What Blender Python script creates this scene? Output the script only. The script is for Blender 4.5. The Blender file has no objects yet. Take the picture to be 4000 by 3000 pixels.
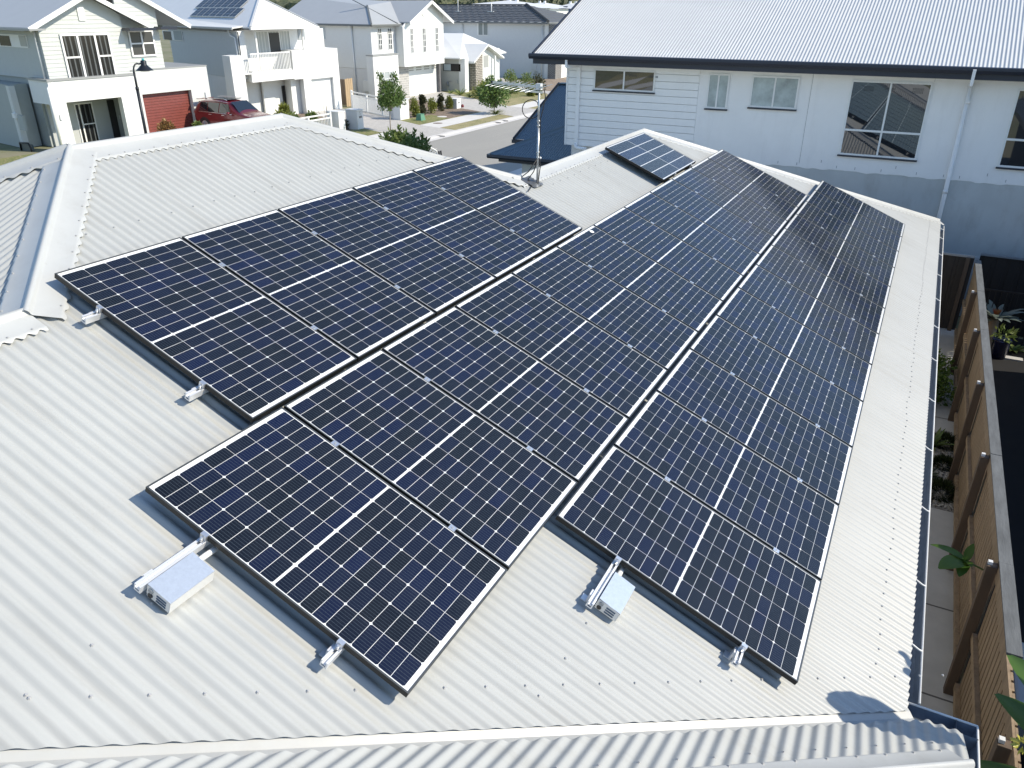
import bpy, bmesh, math, random
from mathutils import Vector, Matrix
random.seed(7)
R = math.radians
sc = bpy.context.scene
COL = sc.collection
# ------------------------------------------------------------------ camera
CAM = Vector((3.19470, -2.09325, 2.21313))
RWX = Vector((0.8877913, 0.4602204, 0.0048828))
RWY = Vector((0.2049905, -0.3858951, -0.8994798))
RWZ = Vector((-0.4120747, 0.7995512, -0.4369351))
FPX = 3005.82
cd = bpy.data.cameras.new('camera'); cam = bpy.data.objects.new('camera', cd); COL.objects.link(cam)
mw = Matrix((RWX, -RWY, -RWZ)).transposed().to_4x4(); mw.translation = CAM
cam.matrix_world = mw
cd.sensor_width = 36.0; cd.lens = FPX / 4000 * 36; cd.clip_start = 0.05; cd.clip_end = 3000
sc.camera = cam
# ------------------------------------------------------------------ light
SUN = Vector((0.762, 0.205, 0.614)).normalized()
w = bpy.data.worlds.new("World"); sc.world = w; w.use_nodes = True
nt = w.node_tree; bg = nt.nodes['Background']
sky = nt.nodes.new('ShaderNodeTexSky'); sky.sky_type = 'NISHITA'; sky.sun_disc = False
sky.sun_elevation = math.asin(SUN.z); sky.sun_rotation = math.atan2(SUN.x, SUN.y)
sky.air_density = 1.0; sky.dust_density = 0.2; sky.ozone_density = 2.4
nt.links.new(sky.outputs[0], bg.inputs[0]); bg.inputs[1].default_value = 0.15
sl = bpy.data.lights.new('sun', 'SUN'); sl.energy = 4.0; sl.angle = R(0.53); sl.color = (1.0, 0.905, 0.75)
so = bpy.data.objects.new('sun', sl); COL.objects.link(so)
so.rotation_euler = SUN.to_track_quat('Z', 'Y').to_euler(); so.location = (20, 5, 30)
sc.view_settings.view_transform = 'Standard'; sc.view_settings.look = 'None'
sc.view_settings.exposure = 0.45; sc.view_settings.gamma = 1.0; sc.view_settings.use_curve_mapping = False
sc.render.engine = 'CYCLES'; sc.cycles.max_bounces = 6; sc.cycles.diffuse_bounces = 3; sc.cycles.glossy_bounces = 3
sc.cycles.use_denoising = True

# ------------------------------------------------------------------ picture <-> place helpers
TH = 0.39770; CT, ST = math.cos(TH), math.sin(TH)
G = -4.25
def ray(p): return RWX * ((p[0] - 2000) / FPX) + RWY * ((p[1] - 1500) / FPX) + RWZ
def ax(p, X): r = ray(p); return CAM + r * ((X - CAM.x) / r.x)
def ay(p, Y): r = ray(p); return CAM + r * ((Y - CAM.y) / r.y)
def az(p, Z): r = ray(p); return CAM + r * ((Z - CAM.z) / r.z)
def aside(p, Y0, X0, k):            # wall through (X0,Y0) running along (-1, k)
    r = ray(p); t = ((Y0 - CAM.y) + k * (X0 - CAM.x)) / (r.y + k * r.x); return CAM + r * t
def rg(x0, y0, s): return lambda x, y: (x0 + x * s, y0 + y * s)
q1 = rg(0, 0, .45208); q2 = rg(900, 0, .45208); q3 = rg(1500, 0, .36166); q4 = rg(2000, 0, .45208); q5 = rg(3000, 0, .45208)
q7 = rg(3400, 800, .4823); q8 = rg(3400, 1500, .4823); q9 = rg(3200, 2200, .4822)
t4 = rg(1850, 420, .31496); t6 = rg(1280, 300, .34646); t8 = rg(1830, 230, .31496)
def P(a, b, n=0.0):                 # our roof: a along the rows, b down the slope, n off the panel plane
    return Vector((b * CT + n * ST, a, -b * ST + n * CT))
def fr(q, X, x0, y0, x1, y1):       # rectangle on a front wall -> Y0,Y1,Z0,Z1
    A = ax(q(x0, y0), X); B = ax(q(x1, y1), X); return A.y, B.y, B.z, A.z

# ------------------------------------------------------------------ materials
MATS = {}
def M(name, col, rough=.6, metal=0., spec=.5, nz=0., ns=4., bump=0., bs=60., coat=0., stretch=None, trans=0.):
    if name in MATS: return MATS[name]
    m = bpy.data.materials.new(name); m.use_nodes = True; t = m.node_tree; b = t.nodes['Principled BSDF']
    c = (*col, 1)
    b.inputs['Base Color'].default_value = c; b.inputs['Roughness'].default_value = rough; b.inputs['Metallic'].default_value = metal
    b.inputs['Specular IOR Level'].default_value = spec; b.inputs['Coat Weight'].default_value = coat
    if trans:
        b.inputs['Subsurface Weight'].default_value = 0
    if nz or bump:
        tc = t.nodes.new('ShaderNodeTexCoord'); mp = t.nodes.new('ShaderNodeMapping'); t.links.new(tc.outputs['Object'], mp.inputs[0])
        if stretch: mp.inputs['Scale'].default_value = stretch
    if nz:
        n = t.nodes.new('ShaderNodeTexNoise'); n.inputs['Scale'].default_value = ns; n.inputs['Detail'].default_value = 6; n.inputs['Roughness'].default_value = .65
        t.links.new(mp.outputs[0], n.inputs['Vector'])
        cr = t.nodes.new('ShaderNodeMapRange'); cr.inputs[1].default_value = .3; cr.inputs[2].default_value = .7; cr.inputs[3].default_value = 1 - nz; cr.inputs[4].default_value = 1 + nz
        t.links.new(n.outputs[0], cr.inputs[0])
        mx = t.nodes.new('ShaderNodeVectorMath'); mx.operation = 'SCALE'; mx.inputs[0].default_value = col; t.links.new(cr.outputs[0], mx.inputs['Scale'])
        t.links.new(mx.outputs[0], b.inputs['Base Color'])
    if bump:
        n2 = t.nodes.new('ShaderNodeTexNoise'); n2.inputs['Scale'].default_value = bs; n2.inputs['Detail'].default_value = 4
        t.links.new(mp.outputs[0], n2.inputs['Vector'])
        bp = t.nodes.new('ShaderNodeBump'); bp.inputs['Strength'].default_value = bump; bp.inputs['Distance'].default_value = .01
        t.links.new(n2.outputs[0], bp.inputs['Height']); t.links.new(bp.outputs[0], b.inputs['Normal'])
    MATS[name] = m; return m
def two_tone(name, c1, c2, scale, lo, hi, rough=.9, c3=None, s3=40, stretch=None, bump=0.):
    m = M(name, c1, rough); t = m.node_tree; b = t.nodes['Principled BSDF']
    tc = t.nodes.new('ShaderNodeTexCoord'); mp = t.nodes.new('ShaderNodeMapping'); t.links.new(tc.outputs['Object'], mp.inputs[0])
    if stretch: mp.inputs['Scale'].default_value = stretch
    n = t.nodes.new('ShaderNodeTexNoise'); n.inputs['Scale'].default_value = scale; n.inputs['Detail'].default_value = 8; n.inputs['Roughness'].default_value = .7
    t.links.new(mp.outputs[0], n.inputs['Vector'])
    r = t.nodes.new('ShaderNodeMapRange'); r.inputs[1].default_value = lo; r.inputs[2].default_value = hi; t.links.new(n.outputs[0], r.inputs[0])
    mx = t.nodes.new('ShaderNodeMix'); mx.data_type = 'RGBA'; mx.inputs[6].default_value = (*c1, 1); mx.inputs[7].default_value = (*c2, 1)
    t.links.new(r.outputs[0], mx.inputs[0]); out = mx.outputs[2]
    if c3:
        n3 = t.nodes.new('ShaderNodeTexNoise'); n3.inputs['Scale'].default_value = s3; n3.inputs['Detail'].default_value = 4
        t.links.new(mp.outputs[0], n3.inputs['Vector'])
        r3_ = t.nodes.new('ShaderNodeMapRange'); r3_.inputs[1].default_value = .48; r3_.inputs[2].default_value = .62; t.links.new(n3.outputs[0], r3_.inputs[0])
        m3 = t.nodes.new('ShaderNodeMix'); m3.data_type = 'RGBA'; m3.inputs[7].default_value = (*c3, 1)
        t.links.new(r3_.outputs[0], m3.inputs[0]); t.links.new(out, m3.inputs[6]); out = m3.outputs[2]
    t.links.new(out, b.inputs['Base Color'])
    if bump:
        bp = t.nodes.new('ShaderNodeBump'); bp.inputs['Strength'].default_value = bump; bp.inputs['Distance'].default_value = .02
        n2 = t.nodes.new('ShaderNodeTexNoise'); n2.inputs['Scale'].default_value = s3; t.links.new(mp.outputs[0], n2.inputs['Vector'])
        t.links.new(n2.outputs[0], bp.inputs['Height']); t.links.new(bp.outputs[0], b.inputs['Normal'])
    return m
def brick_mat(name, c1, c2, mortar, sc_=1.0, axes='YZ'):
    m = M(name, c1, .85); t = m.node_tree; b = t.nodes['Principled BSDF']
    tc = t.nodes.new('ShaderNodeTexCoord'); sp = t.nodes.new('ShaderNodeSeparateXYZ'); cb = t.nodes.new('ShaderNodeCombineXYZ')
    t.links.new(tc.outputs['Object'], sp.inputs[0])
    ad = t.nodes.new('ShaderNodeMath'); ad.operation = 'ADD'; t.links.new(sp.outputs[0], ad.inputs[0]); t.links.new(sp.outputs[1], ad.inputs[1])
    t.links.new(ad.outputs[0], cb.inputs[0]); t.links.new(sp.outputs[2], cb.inputs[1])
    br = t.nodes.new('ShaderNodeTexBrick'); br.inputs['Color1'].default_value = (*c1, 1); br.inputs['Color2'].default_value = (*c2, 1); br.inputs['Mortar'].default_value = (*mortar, 1)
    br.inputs['Scale'].default_value = sc_; br.inputs['Brick Width'].default_value = .24; br.inputs['Row Height'].default_value = .086; br.inputs['Mortar Size'].default_value = .012
    t.links.new(cb.outputs[0], br.inputs['Vector']); t.links.new(br.outputs['Color'], b.inputs['Base Color']); return m

roofm = M('light_grey_roof_paint', (.435, .446, .43), .42, spec=.5, nz=.045, ns=1.1, bump=.04, bs=5)
def weather(m, stretch, amt, scale, spots=True):
    t = m.node_tree; b = t.nodes['Principled BSDF']; src = b.inputs['Base Color'].links[0].from_socket
    tc = t.nodes.new('ShaderNodeTexCoord'); mp = t.nodes.new('ShaderNodeMapping'); mp.inputs['Scale'].default_value = stretch; t.links.new(tc.outputs['Object'], mp.inputs[0])
    n = t.nodes.new('ShaderNodeTexNoise'); n.inputs['Scale'].default_value = scale; n.inputs['Detail'].default_value = 7; n.inputs['Roughness'].default_value = .7; t.links.new(mp.outputs[0], n.inputs['Vector'])
    r = t.nodes.new('ShaderNodeMapRange'); r.inputs[1].default_value = .52; r.inputs[2].default_value = .75; r.inputs[4].default_value = amt; t.links.new(n.outputs[0], r.inputs[0])
    mx = t.nodes.new('ShaderNodeMix'); mx.data_type = 'RGBA'; mx.inputs[7].default_value = (.27, .255, .22, 1); t.links.new(r.outputs[0], mx.inputs[0]); t.links.new(src, mx.inputs[6]); out = mx.outputs[2]
    if spots:
        n2 = t.nodes.new('ShaderNodeTexNoise'); n2.inputs['Scale'].default_value = 19; n2.inputs['Detail'].default_value = 3; t.links.new(tc.outputs['Object'], n2.inputs['Vector'])
        r2 = t.nodes.new('ShaderNodeMapRange'); r2.inputs[1].default_value = .70; r2.inputs[2].default_value = .78; r2.inputs[4].default_value = .22; t.links.new(n2.outputs[0], r2.inputs[0])
        m2 = t.nodes.new('ShaderNodeMix'); m2.data_type = 'RGBA'; m2.inputs[7].default_value = (.33, .31, .27, 1); t.links.new(r2.outputs[0], m2.inputs[0]); t.links.new(out, m2.inputs[6]); out = m2.outputs[2]
    t.links.new(out, b.inputs['Base Color'])
weather(roofm, (.5, 5., .5), .30, 1.6)
capm = M('light_grey_flashing_paint', (.46, .472, .462), .38, spec=.5, nz=.03, ns=3)
weather(capm, (1.5, 1.5, 1.5), .22, 2.2)
screwm = M('screw_metal', (.50, .50, .49), .35, metal=.3)
gutm = M('gutter_painted_shade', (.16, .20, .26), .4, nz=.2, ns=9)  # the shade inside the gutter is put into this dark blue
alum = M('bare_aluminium', (.78, .79, .80), .32, metal=.85, nz=.05, ns=30)
alumw = M('milled_aluminium', (.80, .81, .82), .45, metal=.5)
white = M('white_paint', (.76, .77, .76), .6, nz=.03, ns=2)
whiter = M('white_render', (.74, .75, .74), .8, nz=.04, ns=1.5, bump=.15, bs=90)
black = M('black_plastic', (.015, .015, .016), .5)
darkglass = M('dark_window_glass', (.012, .015, .018), .03, spec=.9, nz=.2, ns=2)
navy = M('navy_fascia_paint', (.022, .028, .045), .42)
concrete = M('concrete', (.50, .49, .46), .9, nz=.08, ns=2, bump=.2, bs=120)

# ------------------------------------------------------------------ mesh builder
SHEAR = None
class MB:
    def __init__(s): s.v = []; s.f = []; s.mi = []; s.sm = []
    def vs(s, pts): i = len(s.v); s.v += [Vector(p) for p in pts]; return i
    def face(s, pts, mi=0, sm=False):
        i = s.vs(pts); s.f.append(list(range(i, i + len(pts)))); s.mi.append(mi); s.sm.append(sm)
    def hexa(s, p, mi=0):            # 8 points: bottom 4 ring, top 4 ring
        i = s.vs(p)
        for q in ((0, 3, 2, 1), (4, 5, 6, 7), (0, 1, 5, 4), (1, 2, 6, 5), (2, 3, 7, 6), (3, 0, 4, 7)):
            s.f.append([i + k for k in q]); s.mi.append(mi); s.sm.append(False)
    def box(s, x0, x1, y0, y1, z0, z1, mi=0):
        if x0 > x1: x0, x1 = x1, x0
        if y0 > y1: y0, y1 = y1, y0
        if z0 > z1: z0, z1 = z1, z0
        s.hexa([(x0, y0, z0), (x1, y0, z0), (x1, y1, z0), (x0, y1, z0), (x0, y0, z1), (x1, y0, z1), (x1, y1, z1), (x0, y1, z1)], mi)
    def obox(s, o, u, v, w_, mi=0):  # corner + three edge vectors
        o = Vector(o); u = Vector(u); v = Vector(v); w_ = Vector(w_)
        s.hexa([o, o + u, o + u + v, o + v, o + w_, o + u + w_, o + u + v + w_, o + v + w_], mi)
    def bar(s, p, q, a, b, up=(0, 0, 1), mi=0):   # rectangular bar centred on a line
        p = Vector(p); q = Vector(q); d = (q - p).normalized(); u = d.cross(Vector(up)).normalized(); v = u.cross(d)
        s.obox(p - u * a / 2 - v * b / 2, u * a, v * b, q - p, mi)
    def prism(s, pts, d, mi=0):      # polygon extruded by vector d
        d = Vector(d); n = len(pts); i = s.vs(pts); s.vs([Vector(p) + d for p in pts])
        s.f.append([i + k for k in range(n)][::-1]); s.f.append([i + n + k for k in range(n)]); s.mi += [mi, mi]; s.sm += [False, False]
        for k in range(n):
            s.f.append([i + k, i + (k + 1) % n, i + n + (k + 1) % n, i + n + k]); s.mi.append(mi); s.sm.append(False)
    def tube(s, pts, r, n=8, mi=0, caps=True):
        pts = [Vector(p) for p in pts]; rr = r if isinstance(r, (list, tuple)) else [r] * len(pts); rings = []
        prev = None
        for k, p in enumerate(pts):
            d = (pts[min(k + 1, len(pts) - 1)] - pts[max(k - 1, 0)]).normalized()
            u = prev - d * prev.dot(d) if prev else d.cross(Vector((0, 0, 1)) if abs(d.z) < .9 else Vector((1, 0, 0)))
            u.normalize(); prev = u; v = d.cross(u)
            rings.append(s.vs([p + (u * math.cos(2 * math.pi * j / n) + v * math.sin(2 * math.pi * j / n)) * rr[k] for j in range(n)]))
        for a, b in zip(rings, rings[1:]):
            for j in range(n):
                s.f.append([a + j, a + (j + 1) % n, b + (j + 1) % n, b + j]); s.mi.append(mi); s.sm.append(True)
        if caps:
            s.f.append([rings[0] + j for j in range(n)][::-1]); s.f.append([rings[-1] + j for j in range(n)]); s.mi += [mi, mi]; s.sm += [False, False]
    def grid(s, rows, mi=0, sm=True, close=False):   # list of equal-length point rows
        n = len(rows[0]); idx = [s.vs(r) for r in rows]
        for a, b in zip(idx, idx[1:]):
            for j in range(n if close else n - 1):
                s.f.append([a + j, a + (j + 1) % n, b + (j + 1) % n, b + j]); s.mi.append(mi); s.sm.append(sm)
    def ball(s, c, r, mi=0, nu=10, nv=6, sz=1.0):
        c = Vector(c)
        s.grid([[c + Vector((math.cos(2 * math.pi * j / nu) * math.sin(math.pi * i / nv) * r, math.sin(2 * math.pi * j / nu) * math.sin(math.pi * i / nv) * r, math.cos(math.pi * i / nv) * r * sz)) for j in range(nu)] for i in range(nv + 1)], mi, True, True)
    def build(s, name, mats, parent=None, bevel=0.):
        me = bpy.data.meshes.new(name); off = Vector((0, 0, 0)); v = s.v
        if SHEAR: v = [Vector((p.x, p.y + (SHEAR[0] - p.x) * SHEAR[1], p.z)) for p in v]
        if parent: off = parent['_o'] if '_o' in parent else Vector((0, 0, 0)); off = Vector(off)
        me.from_pydata([tuple(p - off) for p in v], [], s.f)
        for m in (mats if isinstance(mats, (list, tuple)) else [mats]): me.materials.append(m)
        me.polygons.foreach_set('material_index', s.mi); me.polygons.foreach_set('use_smooth', s.sm); me.update()
        bm = bmesh.new(); bm.from_mesh(me); bmesh.ops.recalc_face_normals(bm, faces=bm.faces) if bevel >= 0 else None; bm.to_mesh(me); bm.free()
        o = bpy.data.objects.new(name, me); COL.objects.link(o)
        if parent: o.parent = parent; o['_o'] = tuple(off)
        if bevel > 0:
            b = o.modifiers.new('bevel', 'BEVEL'); b.width = bevel; b.segments = 2; b.limit_method = 'ANGLE'
        return o
def tag(o, label, cat, group=None, kind=None):
    o['label'] = label; o['category'] = cat
    if group: o['group'] = group
    if kind: o['kind'] = kind
    return o
ROOTS = []
def thing(name, label, cat, loc=(0, 0, 0), group=None):
    o = bpy.data.objects.new(name, None); COL.objects.link(o); o.empty_display_size = .2
    L = Vector(loc)
    if SHEAR: L = Vector((L.x, L.y + (SHEAR[0] - L.x) * SHEAR[1], L.z))
    o.location = L; o['_o'] = tuple(L); ROOTS.append(o)
    return tag(o, label, cat, group)
def sub(o, par):   # place a mesh (built in the thing's frame) below a part that sits at its thing's origin
    o.parent = par; return o
def struct(name, mb, m, **k):
    o = mb.build(name, m, **k); o['kind'] = 'structure'; return o

# ================================================================== OUR HOUSE
WAVE = .076
def corr(mb, fn, s0, s1, top, bot, amp=.008, seg=8, mi=0, wave=WAVE, rows=1, lap=False):
    """corrugated sheet: fn(s,d,h)->point, s along the eave, d down the slope"""
    n = max(2, int(round((s1 - s0) / wave * seg))); A = [[] for _ in range(rows + 1)]
    for i in range(n + 1):
        s = s0 + (s1 - s0) * i / n; t, b = top(s), bot(s)
        if b < t: b = t
        h = amp * math.cos(2 * math.pi * s / wave) + (.0022 if lap and (s % .762) < .026 else 0)
        for k in range(rows + 1): A[k].append(fn(s, t + (b - t) * k / rows, h))
    mb.grid(A, mi)
def pw(*pts):                        # piecewise linear function
    def f(s):
        if s <= pts[0][0]: return pts[0][1]
        for (a, b), (c, d) in zip(pts, pts[1:]):
            if s <= c: return b + (d - b) * (s - a) / (c - a)
        return pts[-1][1]
    return f
def screw(mb, p, nrm, mi=1, r=.0085):
    p = Vector(p); nrm = Vector(nrm).normalized(); u = nrm.orthogonal().normalized(); v = nrm.cross(u)
    for rr, h0, h1 in ((r, 0, .0025), (r * .6, .0025, .008)):
        ring = [u * math.cos(k * math.pi / 3) * rr + v * math.sin(k * math.pi / 3) * rr for k in range(6)]
        mb.prism([p + q + nrm * h0 for q in ring], nrm * (h1 - h0), mi)
SH = -.13
N = Vector((ST, 0, CT))
house = thing('grey_roofed_house', 'house in the foreground with a pale grey corrugated steel roof carrying the solar panels', 'house', (0, 6, G))
# main sheet -----------------------------------------------------------------
mb = MB()
top = pw((-3.3, -1.585), (.50, -1.585), (2.058, -3.27), (4.565, -3.27), (6.385, -1.2), (11.27, -1.2), (16.33, 4.19))
bot = lambda a: max(-1.585, min((1.69 + a + .05) / CT, 4.212))
corr(mb, lambda s, d, h: P(s, d, SH + h), -3.25, 16.33, top, bot, rows=2, lap=True)
def crest(a): return round(a / WAVE) * WAVE
for b, st, lo, hi in ((3.975, 2, 2.35, 16.1), (2.237, 4, .55, 14.0), (.487, 4, -1.0, 12.4), (-2.19, 3, 1.35, 5.4), (-.9, 3, 6.9, 11.4), (-3.0 + 1.75 - .02, 5, 5.0, 6.1)):
    k = round(lo / WAVE)
    while k * WAVE < hi:
        screw(mb, P(k * WAVE, b + random.uniform(-.012, .012), SH + .008), N); k += st + (1 if random.random() < .15 and st > 2 else 0)
for i in range(26):                  # row along the valley cut
    a = crest(-1.15 + i * .152); screw(mb, P(a, .5 + (a + 1.0) * 1.075, SH + .008), N)
mb.build('roof_sheet', [roofm, screwm], house)
# side lap of one sheet and the other slopes ------------------------------------
def slope(mb, O, es, ed, s0, s1, top, bot, amp=.008, seg=6):
    O = Vector(O); es = Vector(es); ed = Vector(ed).normalized(); en = ed.cross(es); en = en if en.z > 0 else -en
    corr(mb, lambda s, d, h: O + es * s + ed * d + en * h, s0, s1, top, bot, amp, seg)
AP0 = P(2.058, -3.27, SH); AP1 = P(4.565, -3.27, SH); R2a = P(6.385, -1.2, SH); R2b = P(11.27, -1.2, SH); LR = P(.5, -1.585, SH)
ZE = P(0, 4.2, SH).z
mb = MB()                            # hip end that falls towards the camera, left
dl = 1 / CT
slope(mb, AP0, (1, 0, 0), (0, -CT, -ST), -6.9, 1.56, lambda s: abs(s) * dl, pw((-6.9, 6.9 * dl), (-4.5, 4.9 * dl), (1.56, 1.56 * dl)) if 0 else (lambda s: max(abs(s), 1.56 + max(0, (1.54 - s)) * .62) * dl))
for i in range(12):
    y = 1.75 - i * .15
mb.build('roof_sheet', [roofm, screwm], house)
mb = MB()                            # slopes on the street side
slope(mb, AP0, (0, 1, 0), (-CT, 0, -ST), -5.4, 9.4, lambda s: max(0, -s, s - 2.5) * dl, lambda s: 6.9 * dl)
slope(mb, AP1, (1, 0, 0), (0, CT, -ST), -6.9, 1.85, lambda s: abs(s) * dl, lambda s: min(6.9, max(abs(s), 1.85 + (1.85 - s))) * dl)
slope(mb, R2a, (0, 1, 0), (-CT, 0, -ST), 0, 9.85, lambda s: max(0, s - 4.88) * dl, lambda s: min(4.95, max(s, .0)) * dl)
slope(mb, R2b, (1, 0, 0), (0, CT, -ST), -4.95, 4.95, lambda s: abs(s) * dl, lambda s: 4.95 * dl)
slope(mb, LR, (0, 1, 0), (-CT, 0, -ST), -6, 0, lambda s: 0, lambda s: min(4.6, -s * 1.0) * dl)
mb.build('roof_sheet', [roofm, screwm], house)
# the lower roof that meets the main one in a valley ----------------------------
V0 = P(2.09, 4.2, SH)                # foot of the valley
NP = lambda X, y, h=0: Vector((X, y, V0.z + (V0.y - y) * ST / CT)) + Vector((0, ST, CT)) * h
mb = MB(); n = 1300
A = []; B = []
for i in range(n + 1):
    X = -2.2 + i * (4.145 + 2.2) / n; h = .008 * math.cos(2 * math.pi * X / WAVE)
    y0 = min(X - 1.81, V0.y + .04); y1 = X - 2.46
    A.append(NP(X, max(y0, y1), h + .002)); B.append(NP(X, y1, h + .002))
mb.grid([A, B], 0)
for i in range(40):
    X = round((-2.0 + i * .152) / WAVE) * WAVE
    if X < 4.05: screw(mb, NP(X, X - 2.13 + random.uniform(-.01, .01), .009), (0, ST, CT))
mb.build('roof_sheet', [roofm, screwm], house)
mb = MB()                            # the slope beyond its hip
slope(mb, NP(4.14, 1.69) + Vector((0, 0, 0)), (0, 1, 0), (CT, 0, -ST), -8, 0, lambda s: min(0, s * dl), lambda s: 0.02)
mb.build('roof_sheet', [roofm, screwm], house)
# valley tray -------------------------------------------------------------------
mb = MB()
def tray(y, e):                       # e = X - y; the tray hides under both sheets
    x = y + e; zm = P(0, (x - SH * ST) / CT, SH).z - .016; zn = NP(x, y).z - .016; return Vector((x, y, max(zm, zn) if e < 1.70 or e > 1.80 else max(zm, zn) - .012))
mb.grid([[tray(y - e / 2 + .87, e) for e in (1.55, 1.68, 1.73, 1.78, 1.83, 1.95)] for y in (-3.0, 2.14)], 0, False)
mb.build('valley_tray', capm, house)
# ridge and hip caps ------------------------------------------------------------
def cap(mb, P0, P1, n1, n2, w, lift=.012, roll=.026, scal=True, step=.0095, sx=1, screws=True, phase=None):
    """capping along P0-P1; n1/n2 are the normals of the two slopes beside it"""
    P0 = Vector(P0); P1 = Vector(P1); d = (P1 - P0); L = d.length; d.normalize(); n1 = Vector(n1); n2 = Vector(n2)
    o1 = d.cross(n1); o2 = d.cross(n2); o1 = o1 if o1.z < .02 and (o1.dot(n1 - n2) > 0 or True) else -o1
    if o1.z > 0: o1 = -o1
    if o2.z > 0: o2 = -o2
    if o1.dot(o2) > .98: o2 = -o2
    up = (n1 + n2).normalized(); n = max(2, int(L / step)); rows = []
    for i in range(n + 1):
        c = P0 + d * (L * i / n)
        def edge(o, nn):
            e = c + o * w
            ph = (phase or (lambda p: p.y))(e); k = math.cos(2 * math.pi * ph / WAVE)
            return e + o * (.010 * -k if scal else 0) + nn * (lift * .6 + (.004 * k if scal else 0)), c + o * (w * .93) + nn * (lift + .0035)
        e1, f1 = edge(o1, n1); e2, f2 = edge(o2, n2)
        row = [e1, f1, c + o1 * (w * .87) + n1 * (lift + .004), c + o1 * (w * .82) + n1 * (lift + .004), c + o1 * roll * 1.15 + n1 * (lift + .004)]
        for q in range(7):
            t = math.pi * q / 6
            row.append(c + up * (lift + .012 + roll * math.sin(t)) + (o1 * math.cos(t) - o1 * 0) * roll * (1 if t <= math.pi / 2 else 0) + (o2 * -math.cos(t)) * roll * (1 if t > math.pi / 2 else 0))
        row += [c + o2 * roll * 1.15 + n2 * (lift + .004), c + o2 * (w * .82) + n2 * (lift + .004), c + o2 * (w * .87) + n2 * (lift + .004), f2, e2]; rows.append(row)
    mb.grid(rows, 0)
    if screws:
        k = .08
        while k < L - .05:
            for o, nn in ((o1, n1), (o2, n2)): screw(mb, P0 + d * k + o * (w * .84) + nn * (lift + .004), nn)
            k += .152 * (1.41 if sx != 1 else 1)
NL = Vector((0, -ST, CT)); NF = Vector((0, ST, CT)); NS = Vector((-ST, 0, CT))
mb = MB(); cap(mb, AP0, AP1, N, NS, .20); mb.build('ridge_cap', [capm, screwm], house)
mb = MB(); cap(mb, AP0 + Vector((-.02, .02, .006)), LR + Vector((.02, -.02, 0)), N, NL, .20, lift=.021, sx=2); mb.build('hip_cap', [capm, screwm], house)
mb = MB(); cap(mb, AP1 + Vector((-.02, -.02, .006)), R2a + Vector((.05, .05, 0)), N, NF, .17, sx=2); mb.build('hip_cap', [capm, screwm], house)
mb = MB(); cap(mb, R2a + Vector((0, -.05, 0)), R2b, N, NS, .17); mb.build('ridge_cap', [capm, screwm], house)
mb = MB(); cap(mb, R2b + Vector((-.02, -.02, .006)), P(16.30, 4.17, SH), N, NF, .17, sx=2); mb.build('hip_cap', [capm, screwm], house)
mb = MB(); cap(mb, LR + Vector((0, .0, .012)), LR + Vector((0, -3.4, .012)), N, NS, .18); mb.build('ridge_cap', [capm, screwm], house)
mb = MB(); cap(mb, AP0 + Vector((0, 0, .008)), AP0 + Vector((-4.5, -4.5, -4.5 * ST / CT)), NL, NS, .18, lift=.02, sx=2, phase=lambda p: p.x); mb.build('hip_cap', [capm, screwm], house)
H0 = NP(4.13, 1.70); H1_ = NP(.2, -2.23)
mb = MB(); cap(mb, H0, H1_, NF, N, .15, lift=.016, scal=False, sx=2); mb.build('hip_cap', [capm, screwm], house)
# gutters -----------------------------------------------------------------------
def gutter(mb, p, q, outw, flip=1):
    p = Vector(p); q = Vector(q); o = Vector(outw); prof = [(-.01, .012), (-.01, -.11), (.02, -.118), (.065, -.118), (.085, -.10), (.10, -.06), (.105, -.02), (.108, .0)]
    mb.grid([[p + o * x + Vector((0, 0, z)) for x, z in prof], [q + o * x + Vector((0, 0, z)) for x, z in prof]], 0, False)
    prof2 = [(x + (.003 if i else 0), z - .003) for i, (x, z) in enumerate(prof)]
    mb.grid([[p + o * x + Vector((0, 0, z)) for x, z in prof2], [q + o * x + Vector((0, 0, z)) for x, z in prof2]], 0, False)
    mb.tube([p + o * .109 + Vector((0, 0, .002)), q + o * .109 + Vector((0, 0, .002))], .0075, 6, 1)
GX = 3.805; GZ = ZE - .10
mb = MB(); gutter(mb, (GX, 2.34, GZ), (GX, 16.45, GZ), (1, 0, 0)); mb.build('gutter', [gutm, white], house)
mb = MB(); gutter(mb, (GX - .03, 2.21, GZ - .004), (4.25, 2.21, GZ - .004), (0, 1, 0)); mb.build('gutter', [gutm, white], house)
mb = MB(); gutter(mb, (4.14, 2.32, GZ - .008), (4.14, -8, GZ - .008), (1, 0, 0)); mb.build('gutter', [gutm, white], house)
for k, y in enumerate((2.85, 3.62, 4.75, 5.95, 7.2, 8.5, 9.8, 11.1, 12.5, 13.9, 15.2, 16.0)):
    mb = MB(); mb.tube([(GX + .015, y, GZ + .052), (GX + .05, y + .004, GZ + .03), (GX + .085, y, GZ + .012), (GX + .108, y, GZ + .006)], .007, 6)
    mb.build('gutter_bracket', white, house)
# walls, fascia, soffit ---------------------------------------------------------
hw = M('house_render', (.50, .50, .49), .85, nz=.05, ns=1.5)
mb = MB(); mb.box(-9.5, 3.36, 2.66, 9.0, G, ZE - .16); mb.box(-5.7, 3.35, 9.0, 15.85, G, ZE - .164); mb.box(-9.5, 3.66, -9, 2.66, G, ZE - .162)
mb.build('wall', hw, house)
mb = MB(); mb.box(3.36, GX - .012, 2.2, 16.4, ZE - .175, ZE - .155); mb.box(GX - .03, GX - .011, 2.2, 16.4, ZE - .21, ZE - .02)
mb.box(3.66, 4.128, -8, 2.2, ZE - .177, ZE - .157); mb.box(-5.9, GX, 15.85, 16.3, ZE - .179, ZE - .159)
mb.build('soffit_and_fascia', white, house)

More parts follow.
